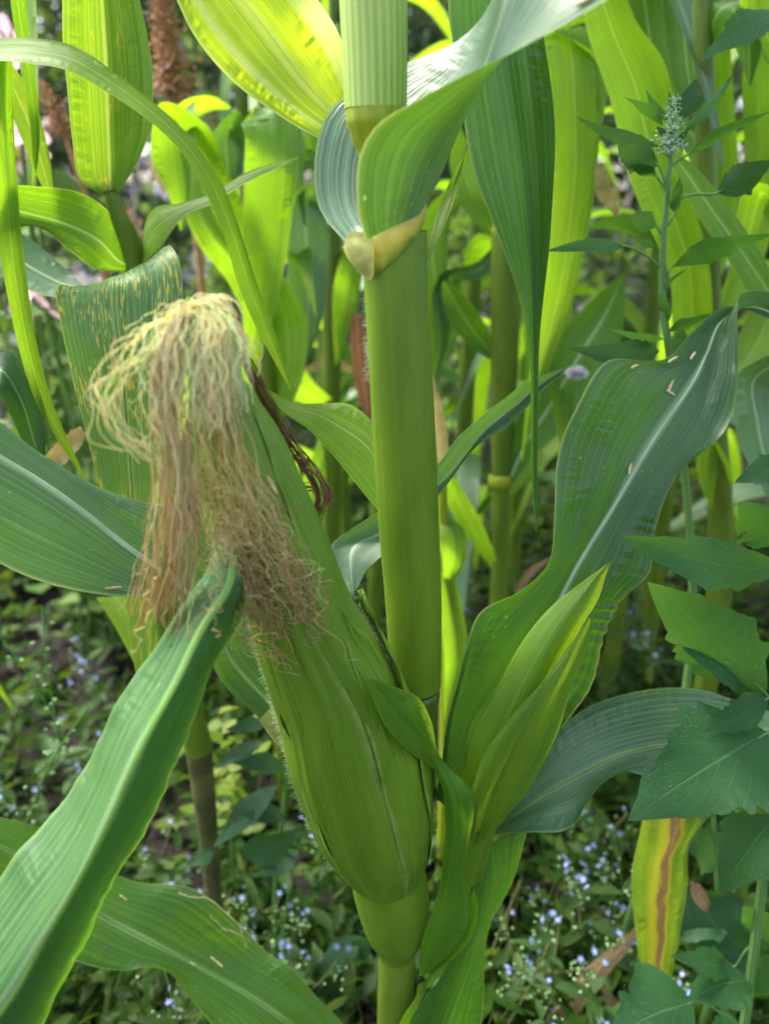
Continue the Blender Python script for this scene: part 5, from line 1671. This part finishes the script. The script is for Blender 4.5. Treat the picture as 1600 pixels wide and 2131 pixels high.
def place_fmn(x, y, label, group, z=0.0):
    k = rnd.randrange(6)
    rz, sc = rnd.uniform(0, 6.28), rnd.uniform(.8, 1.25)
    if not used[k]:
        o = protos[k]
        used[k] = True
    else:
        o = protos[k].copy()
        COL.objects.link(o)
        for ch in list(protos[k].children):
            c = ch.copy()
            COL.objects.link(c)
            c.parent = o
    o.location = (x, y, z)
    o.rotation_euler = (0, 0, rz)
    o.scale = (sc, sc, sc)
    o['label'] = label
    o['group'] = group


ORD = ['leftmost', 'second', 'third', 'fourth', 'fifth', 'sixth', 'seventh', 'eighth', 'ninth', 'tenth', 'eleventh', 'twelfth']
zones = [
    ('in the gap between ear and near left leaf', 'forget-me-nots left of the ear', [(325, 1740), (385, 1860), (490, 1885), (530, 1850), (600, 1890), (650, 1730), (690, 1840), (640, 2010)]),
    ('at the left edge above bare soil', 'forget-me-nots over the bare soil', [(135, 1420), (190, 1360), (25, 1650), (185, 1540), (355, 2105)]),
    ('between the big stalk and the pale second stalk', 'forget-me-nots behind the second stalk', [(960, 770), (985, 900), (940, 1000), (1000, 1130), (965, 1240)]),
    ('right of the lime husk leaves', 'forget-me-nots right of the husk leaves', [(1310, 1250), (1365, 1310), (1270, 1360), (1400, 1390), (1430, 1220), (1340, 1170)]),
    ('below the grey-green side leaf', 'forget-me-nots below the side leaf', [(1245, 1690), (1290, 1760), (1140, 1810), (1200, 1830), (1270, 1890), (1165, 1975), (1240, 2010), (1420, 1990), (1110, 2110), (1080, 1950)]),
]
for where, grp, spots in zones:
    for k, (px, py) in enumerate(sorted(spots)):
        p = gnd(px, py, .13)
        place_fmn(p[0], p[1], ('%s blue forget-me-not' if k == 0 else '%s blue forget-me-not from the left') % ORD[k] + ' ' + where, grp)
for k in range(16):
    p = gnd(rnd.uniform(930, 1180), rnd.uniform(690, 1000), .1)
    place_fmn(p[0], p[1], 'small distant forget-me-not dotting the carpet behind the second stalk', 'distant forget-me-nots')

# seed-pod weeds at the left edge
def pod_weed(pts, n, label):
    b = gnd(pts[0][0], pts[0][1] + 120, 0)
    root = empty('seed_pod_weed', b, label, 'weed', 'seed pod weeds')
    path = [b] + [at(*p) for p in pts]
    Pp, _ = hermite(np.array(path).reshape(-1, 1, 3), 60)
    Pp = Pp[:, 0]
    V, F, uv = tube(Pp, np.linspace(.0014, .0006, 60), 6)
    obj('stem', V, F, M['weed_stem'], root, uv)
    S_, bv, bf = [], [], []
    for i in range(n):
        t = .35 + .63 * i / n
        c = Pp[int(t * 59)]
        az = i * 2.4
        e = c + np.array([math.cos(az) * .009, math.sin(az) * .009, .006])
        S_.append(np.linspace(c, e, 4))
        v, f = blob(e, rnd.uniform(.0014, .0024), i)
        o0 = len(bv)
        bv += v
        bf += [tuple(a + o0 for a in q) for q in f]
    V, F, uv = strands(S_, np.full(len(S_), .0003), 3)
    obj('stalklets', V, F, M['thin_stem'], root, uv, kind='stuff')
    obj('seed_pods', bv, np.array(bf), M['bud'], root, kind='stuff')
    for i in range(4):
        c = Pp[8 + i * 5] - BASE[root.name]
        child('leaf', FLS[2], root, tuple(c), (0, -.3, i * 2.2), sc=1.1)


pod_weed([(110, 1460, .60), (95, 1370, .59), (88, 1260, .58)], 22, 'upright weed with rows of tiny seed pods at the left edge over dark soil')
pod_weed([(105, 1480, .60), (50, 1390, .58), (-10, 1310, .57)], 16, 'leaning weed with seed pods running to the left edge')
pod_weed([(60, 1700, .50), (110, 1580, .49), (185, 1470, .48)], 18, 'thin arching weed stem with dry pods beside the near leaf at left')
pod_weed([(560, 2000, .50), (590, 1930, .49), (600, 1860, .49)], 14, 'pale budded weed stem standing among blue flowers below the ear')

# yellow-green lobed weed behind the ear
b = ground_point(470, 1720, .62)
W6 = empty('yellow_green_weed', b, 'yellow-green small leaved weed in the dark gap left of the ear', 'weed')


def yg_sampler(n):
    C, D, L = [], [], []
    for i in range(n):
        p = at(rnd.gauss(478, 45), rnd.gauss(1620, 70), rnd.gauss(.62, .03))
        C.append(p)
        az = rnd.uniform(0, 6.28)
        D.append((math.cos(az), math.sin(az), rnd.uniform(-.1, .5)))
        L.append(rnd.uniform(.012, .022))
    return np.array(C), np.array(D), np.array(L)


M['yg'] = island_mat('yellow_green_leaf', [(.06, .11, .012), (.09, .14, .018), (.13, .16, .03)], .5, .35, (.4, .5, .05))
leaf_cloud(70, yg_sampler, M['yg'], 'foliage', parent=W6, aspect=.75)
V, F, uv = tube([b - [0, 0, .02], at(475, 1620, .62)], [.002, .001], 6, 10)
obj('stem', V, F, M['weed_stem'], W6, uv)

# ================================================================== dead leaves and scraps
def scrap(pts, mat, label, cat='dead leaf', name='dead_leaf', **kw):
    c = at(pts[0][0], pts[0][1], pts[0][2])
    root_b = c
    BASE['_tmp'] = root_b

    class D:
        name = '_tmp'
    cpx = np.array([p[:2] for p in pts], float)
    t = np.gradient(cpx, axis=0)
    t /= np.linalg.norm(t, axis=1, keepdims=True)
    nr = np.stack([-t[:, 1], t[:, 0]], 1)
    P = []
    for p, ci, ni in zip(pts, cpx, nr):
        l, r = ci + ni * p[3] / 2, ci - ni * p[3] / 2
        P.append([at(l[0], l[1], p[2]), at(ci[0], ci[1], p[2] + .0025 * min(1, p[3] / 40)), at(r[0], r[1], p[2])])
    P = np.array(P)
    G3, s = hermite(P, 40)
    us = np.linspace(0, 1, 9)[None, :, None]
    G = (2 * (us - .5) * (us - 1)) * G3[:, None, 0] + 4 * us * (1 - us) * G3[:, None, 1] + 2 * us * (us - .5) * G3[:, None, 2]
    G = G + rng.normal(0, .0004, G.shape)
    uv = np.stack(np.broadcast_arrays(us[..., 0], s[:, None]), -1)
    o = obj(name, G.reshape(-1, 3), grid_faces(40, 9), mat, None, uv.reshape(-1, 2))
    o['label'] = label
    o['category'] = cat
    return o


scrap([(1140, 2150, .46, 40), (1190, 2085, .465, 46), (1235, 2030, .47, 42), (1290, 1975, .475, 30), (1335, 1930, .48, 16)], M['dry'], 'long withered brown leaf lying across the weeds at the bottom right')
scrap([(1300, 2120, .46, 6), (1272, 2085, .465, 24), (1250, 2050, .47, 8)], M['dry'], 'short curled brown leaf scrap at the bottom right beside the long withered one')
scrap([(1438, 1835, .455, 5), (1447, 1850, .452, 24), (1458, 1870, .45, 30), (1466, 1884, .45, 22), (1472, 1896, .45, 5)], M['dry'], 'small dull brown leaf fragment right of the yellow streaked leaf')
scrap([(742, 655, .70, 24), (748, 740, .70, 34), (760, 820, .70, 34), (768, 880, .70, 10)], M['dry_red'], 'reddish brown dried corn leaf hanging just left of the big stalk')
scrap([(100, 975, .50, 40), (140, 930, .495, 42), (175, 895, .49, 24)], M['straw'], 'broken straw coloured stem end below the spotted leaf at left')
scrap([(1245, 340, .72, 20), (1262, 400, .72, 44), (1285, 450, .72, 10)], M['straw'], 'withered straw coloured leaf among the lime leaves at upper right')
scrap([(640, 770, 1.0, 14), (690, 752, 1.0, 26), (730, 770, 1.0, 14)], M['straw'], 'curled yellow dry leaf on the ground left of the big stalk')
scrap([(330, 300, .95, 20), (336, 350, .95, 44), (345, 400, .95, 10)], M['straw'], 'straw yellow dead leaf hanging between the left leaves')
scrap([(1075, 1235, .80, 12), (1105, 1190, .80, 16), (1150, 1160, .80, 8)], M['dry'], 'thin arched brown leaf behind the pale second stalk')


# fallen anthers lying on leaves: found by dropping them on the surface under the view line
def bvh(o):
    mw = Matrix.Translation(Vector(BASE[o.name]))
    vs_ = [mw @ v.co for v in o.data.vertices]
    return BVHTree.FromPolygons(vs_, [tuple(p.vertices) for p in o.data.polygons])


def anther(px, py, ang, L, on, label, wd=.0009):
    d = ray(px, py)
    loc, nrm, _, _ = bvh(on).ray_cast(Vector(CAM), Vector(d).normalized())
    if loc is None:
        return
    if nrm.dot(Vector(d)) > 0:
        nrm = -nrm
    dirw = Vector(math.cos(ang) * RIGHT - math.sin(ang) * UP)
    dirw = (dirw - nrm * dirw.dot(nrm)).normalized()
    c = loc + nrm * wd * .9
    n = 9
    path, rad = [], []
    for i in range(n):
        t = i / (n - 1) - .5
        path.append(np.array(c + dirw * L * t + nrm * (.0012 * (t * t) * 2)))
        rad.append(wd * (.35 + .65 * math.sin((t + .5) * math.pi) ** .5))
    V, F, uv = tube(path, rad, 8, None, .7)
    o = obj('fallen_anther', V, F, M['anther'], None, uv)
    o['label'] = label
    o['category'] = 'anther'
    o['group'] = 'fallen anthers on leaves'


anther(1316, 762, -.1, .007, right_blade, 'tan anther near the left corner of the fold on the big right leaf')
anther(1392, 803, -1.1, .008, right_blade, 'tan anther standing upright beside the midrib of the big right leaf')
anther(1391, 817, .35, .008, right_blade, 'tan anther lying crosswise under the upright one on the big right leaf')
anther(1438, 742, -.8, .008, right_blade, 'tan anther on the midrib near the fold of the big right leaf')
anther(1308, 975, -1.3, .007, right_blade, 'tan anther halfway down the midrib of the big right leaf')
anther(1395, 748, -.15, .011, right_blade, 'reddish tan anther along the upper fold of the big right leaf')
anther(234, 1224, -.15, .008, left_blade, 'tan anther at the lower margin of the broad left leaf')
anther(563, 1008, .95, .008, eo, 'tan anther caught on the upper husk of the ear')
anther(288, 1372, 1.35, .010, near_blade, 'straw coloured anther at the upper edge of the near left leaf')
anther(450, 2000, .7, .012, low_blade, 'long pale fibre like anther on the lower left leaf')
anther(400, 2005, .5, .005, low_blade, 'short brown anther beside the midrib of the lower left leaf')
anther(1222, 4, -.3, .008, upper_blade, 'tan anther at the top edge of the upper waxy leaf')

def trail(on, pts, r):
    t_ = bvh(on)
    P, _ = hermite(np.array([(p[0], p[1], 0) for p in pts], float).reshape(-1, 1, 3), 26)
    path = []
    for p in P[:, 0]:
        d = ray(p[0] + rnd.gauss(0, 1.2), p[1] + rnd.gauss(0, 1.2))
        loc, nrm, _, _ = t_.ray_cast(Vector(CAM), Vector(d).normalized())
        if loc is not None:
            path.append(np.array(loc))
    if len(path) > 5:
        V, F, uv = tube(np.array(path), np.full(len(path), r), 6)
        obj('leaf_mine', V, F, M['anther'], on, uv)


trail(low_blade, [(372, 1858), (400, 1866), (430, 1870), (470, 1892), (498, 1925), (505, 1942)], .00030)
trail(low_blade, [(436, 1905), (470, 1934), (506, 1950), (514, 1972)], .00026)
trail(low_blade, [(250, 1862), (258, 1868), (264, 1874)], .0003)

# ================================================================== background garden
M['shrub'] = island_mat('shrub_leaf', [(.030, .055, .024), (.05, .085, .035), (.075, .11, .055), (.12, .14, .09)], .6, .25)
M['shrub_light'] = island_mat('shrub_leaf_light', [(.045, .10, .02), (.08, .14, .03), (.12, .18, .05), (.06, .11, .04)], .6, .3)
M['bark'] = plain('grey_bark', (.16, .13, .115), .9, None, 0, .35, 18., .01)
M['pink'] = plain('pink_petal', (.78, .50, .62), .6, (.8, .5, .6), .35, .12, 200.)
M['lilac'] = plain('lilac_petal', (.46, .40, .50), .6, (.7, .6, .75), .3, .15, 200.)
M['dock'] = plain('dock_seed', (.36, .19, .09), .8, None, 0, .4, 300.)


def shrub(x, y, rx, rz, n, mat, label, seed, flowers=0, fmat=None, fr=.02, leaf=(.03, .06), name='shrub', z0=0.0):
    r = random.Random(seed)
    root = empty(name, (x, y, 0), label, 'shrub', 'shrubs at the back of the garden')
    cl = []
    for i in range(26):
        a, q, t = r.uniform(0, 6.28), r.random() ** .5, r.random()
        prof = math.sin(min(1, .25 + t * .9) * math.pi) ** .6
        cl.append((x + rx * q * prof * math.cos(a), y + rx * .8 * q * prof * math.sin(a), z0 + .05 + rz * t, r.uniform(.10, .22) * rx * 1.3))

    def samp(n_):
        C, D, L = [], [], []
        for i in range(n_):
            c = r.choice(cl)
            d = np.array([r.gauss(0, 1), r.gauss(0, 1), r.gauss(0, 1)])
            d /= np.linalg.norm(d)
            p = np.array(c[:3]) + d * c[3] * r.random() ** .35
            if p[2] < .02:
                p[2] = .02 + r.random() * .1
            C.append(p)
            D.append(d + np.array([0, 0, .2]))
            L.append(r.uniform(*leaf))
        return np.array(C), np.array(D), np.array(L)
    leaf_cloud(n, samp, mat, 'foliage', parent=root, aspect=.5)
    S_ = []
    for c in cl[:14]:
        e = np.array(c[:3])
        s0 = np.array([x + r.uniform(-.04, .04), y + r.uniform(-.04, .04), -.02])
        t = np.linspace(0, 1, 8)[:, None]
        S_.append(s0 + (e - s0) * t + np.array([0, 0, .08]) * np.sin(t * 3.14))
    V, F, uv = strands(S_, np.full(len(S_), .006), 5)
    obj('branches', V, F, M['bark'], root, uv)
    if flowers:
        fm = flower_mesh(fr)
        fm.materials[0] = fmat
        for i in range(flowers):
            c = r.choice(cl)
            a = r.uniform(3.6, 5.8)
            p = np.array([c[0] + c[3] * math.cos(a), c[1] + c[3] * math.sin(a) * 1.1, c[2] + c[3] * r.uniform(-.6, .9)]) - np.array([x, y, 0])
            child('flower', fm, root, tuple(p), (r.uniform(.6, 1.7), r.uniform(-.5, .5), r.uniform(-.6, .6)), sc=r.uniform(.7, 1.2))
    return root


shrub(-1.55, 3.2, .8, 1.9, 5200, M['shrub'], 'dark shrub in the upper left corner of the background', 1, 10, M['lilac'], .03)
shrub(-.75, 2.9, .75, 1.5, 5200, M['shrub'], 'grey-green shrub with pale lilac flowers behind the left corn leaves', 2, 46, M['lilac'], .028)
shrub(-.15, 3.4, .8, 1.9, 5200, M['shrub'], 'dark shrub directly behind the top of the big stalk', 3, 26, M['lilac'], .026)
shrub(.75, 3.3, .85, 1.85, 5200, M['shrub_light'], 'lighter green shrub behind the second row of corn', 4)
shrub(1.7, 3.0, .9, 1.9, 5200, M['shrub'], 'dark shrub at the far right behind the corn', 5)
shrub(-.35, 2.0, .38, .55, 2600, M['shrub_light'], 'low light green shrub with tiny white flowers behind the silk', 6, 34, M['lilac'], .014, (.02, .04))
shrub(.30, 2.2, .45, .7, 2800, M['shrub_light'], 'low yellow-green shrub seen right of the big stalk', 7, 10, M['lilac'], .016, (.02, .05))
shrub(-.95, 1.7, .40, .85, 2600, M['shrub_light'], 'low green shrub behind the left edge leaves', 8, 12, M['lilac'], .018, (.02, .05))

HG = empty('hedge', (0, 5.0, 0), 'tall dark hedge closing the back of the garden', 'hedge')


def hedge_sampler(n):
    C = np.stack([rng.uniform(-4.5, 4.5, n), 5.0 + rng.normal(0, .22, n), rng.uniform(.02, 2.3, n)], 1)
    return C, np.stack([rng.normal(0, 1, n), rng.normal(-.4, 1, n), rng.normal(.1, .8, n)], 1), rng.uniform(.07, .15, n)


leaf_cloud(15000, hedge_sampler, M['shrub'], 'foliage', parent=HG, aspect=.55)
S_ = [np.linspace([x_, 5.0, -.02], [x_ + rnd.uniform(-.2, .2), 5.0, 2.1], 6) for x_ in np.linspace(-4.3, 4.3, 18)]
V, F, uv = strands(S_, np.full(len(S_), .02), 6)
obj('branches', V, F, M['bark'], HG, uv)

# pink mallow at the left edge
b = ground_point(30, 700, 1.15)
PM = empty('pink_mallow', b, 'tall mallow with large pale pink flowers at the left edge behind the corn', 'flowering plant')
fm = flower_mesh(.032)
fm.materials[0] = M['pink']
spots = [(42, 258, .98), (34, 318, 1.0), (92, 640, 1.0), (60, 300, 1.02), (20, 92, 1.10), (70, 600, 1.12), (60, 640, 1.14), (10, 215, 1.13), (95, 625, 1.15)]
S_ = []
for i, (px, py, Y) in enumerate(spots):
    e = at(px, py, Y)
    t = np.linspace(0, 1, 10)[:, None]
    S_.append(np.array([b[0] + .01 * i, b[1] + .02, -.02]) * (1 - t) + e * t + np.array([.03 * math.sin(i), 0, 0]) * np.sin(t * 3.14))
    child('flower', fm, PM, tuple(e - b), (1.1 + .3 * math.sin(i * 2), .3 * math.cos(i), i * 1.1), sc=.8 + .25 * math.sin(i) ** 2)
V, F, uv = strands(S_, np.full(len(S_), .003), 6)
obj('stem', V, F, M['weed_stem'], PM, uv)


def pm_sampler(n):
    C, D, L = [], [], []
    for i in range(n):
        p = S_[rnd.randrange(len(S_))][rnd.randrange(2, 9)] + np.array([rnd.gauss(0, .05), rnd.gauss(0, .04), rnd.gauss(0, .03)])
        C.append(p)
        az = rnd.uniform(0, 6.28)
        D.append((math.cos(az), math.sin(az), rnd.uniform(-.3, .5)))
        L.append(rnd.uniform(.03, .06))
    return np.array(C), np.array(D), np.array(L)


leaf_cloud(160, pm_sampler, M['shrub_light'], 'foliage', parent=PM, aspect=.8)


# dry dock spikes
def dock(pts, n, rpx, mat, label, cat='seed head'):
    p0_ = at(*pts[0][:3])
    b = np.array([p0_[0], p0_[1], 0])
    root = empty('dock_plant', b, label, cat, 'dry seed spikes at upper left')
    path = [b - [0, 0, .02]] + [at(*p[:3]) for p in pts]
    V, F, uv = tube(path, np.linspace(.004, .0015, len(path)), 7, 40)
    obj('stem', V, F, mat, root, uv)
    bud_spike(root, pts, n, rpx, 'seed_spike', mat)


dock([(368, 200, 1.1), (352, 110, 1.1), (335, -30, 1.1)], 1300, 46, M['dock'], 'tall rusty brown dock seed spike near the top left')
dock([(135, 280, 1.0), (112, 220, 1.0), (82, 170, 1.0)], 640, 32, M['dock'], 'leaning brown seed spike beside the upright flecked leaf')
M['green_spike'] = plain('green_spike', (.24, .27, .10), .8, None, 0, .4, 300.)
dock([(448, 280, .98), (432, 220, .98), (416, 165, .98)], 560, 26, M['green_spike'], 'greenish seed spike above the drooping leaves left of the lime leaf')
dock([(300, 700, 1.2), (275, 480, 1.2), (255, 430, 1.2)], 800, 46, M['dock'], 'dark brown dead stalk with ragged seed heads behind the spotted leaf')

# fluffy pale flower head
b = ground_point(1200, 1000, .70)
FH = empty('white_flower', b, 'single fluffy greyish white flower head above the pointed leaf tip right of the stalk', 'flower')
V, F, uv = tube([b - [0, 0, .02], at(1205, 900, .70), at(1200, 780, .70)], [.002, .0018, .0015], 6, 20)
obj('stem', V, F, M['weed_stem'], FH, uv)
M['white_fluff'] = plain('white_fluff', (.62, .58, .62), .8, None, 0, .25, 400.)
S_ = []
c = at(1200, 776, .70)
for i in range(260):
    d = rng.normal(0, 1, 3)
    d /= np.linalg.norm(d)
    S_.append(np.linspace(c, c + d * np.array([1, 1, .6]) * .011 * rng.uniform(.6, 1.1), 4))
V, F, uv = strands(S_, np.full(len(S_), .0004), 3)
obj('flower_head', V, F, M['white_fluff'], FH, uv, kind='stuff')


# trees behind
def tree(x, y, r0, h, label, seed, cz, n, mat):
    r = random.Random(seed)
    root = empty('tree', (x, y, 0), label, 'tree', 'trees behind the garden')
    V, F, uv = tube([(x, y, -.05), (x + .02, y, h * .3), (x - .04, y, h * .65), (x + .05, y, h)], [r0 * 1.25, r0, r0 * .8, r0 * .3], 16, 40)
    obj('trunk', V, F, M['bark'], root, uv)
    cl = [(x + r.gauss(0, 1.0), y + r.gauss(0, .8), cz + r.gauss(0, .7), r.uniform(.35, .6)) for _ in range(22)]
    S_ = []
    for cc_ in cl:
        s0 = np.array([x, y, h * r.uniform(.55, .9)])
        t = np.linspace(0, 1, 7)[:, None]
        S_.append(s0 + (np.array(cc_[:3]) - s0) * t + np.array([0, 0, .15]) * np.sin(t * 3.14))
    V, F, uv = strands(S_, np.full(len(S_), .018), 5)
    obj('limbs', V, F, M['bark'], root, uv)

    def samp(n_):
        C, D, L = [], [], []
        for i in range(n_):
            c_ = r.choice(cl)
            d = np.array([r.gauss(0, 1), r.gauss(0, 1), r.gauss(0, 1)])
            d /= np.linalg.norm(d)
            C.append(np.array(c_[:3]) + d * c_[3] * r.random() ** .4)
            D.append(d)
            L.append(r.uniform(.06, .12))
        return np.array(C), np.array(D), np.array(L)
    leaf_cloud(n, samp, mat, 'crown', parent=root, aspect=.55)


tree(.40, 5.2, .09, 3.2, 'grey tree trunk glimpsed above the stalk at top centre', 1, 3.0, 7000, M['shrub'])
tree(-2.0, 6.0, .12, 3.4, 'dark tree filling the upper left background', 2, 2.6, 8000, M['shrub'])
tree(2.6, 5.6, .12, 3.4, 'dark tree in the upper right background behind the corn', 3, 2.6, 8000, M['shrub'])
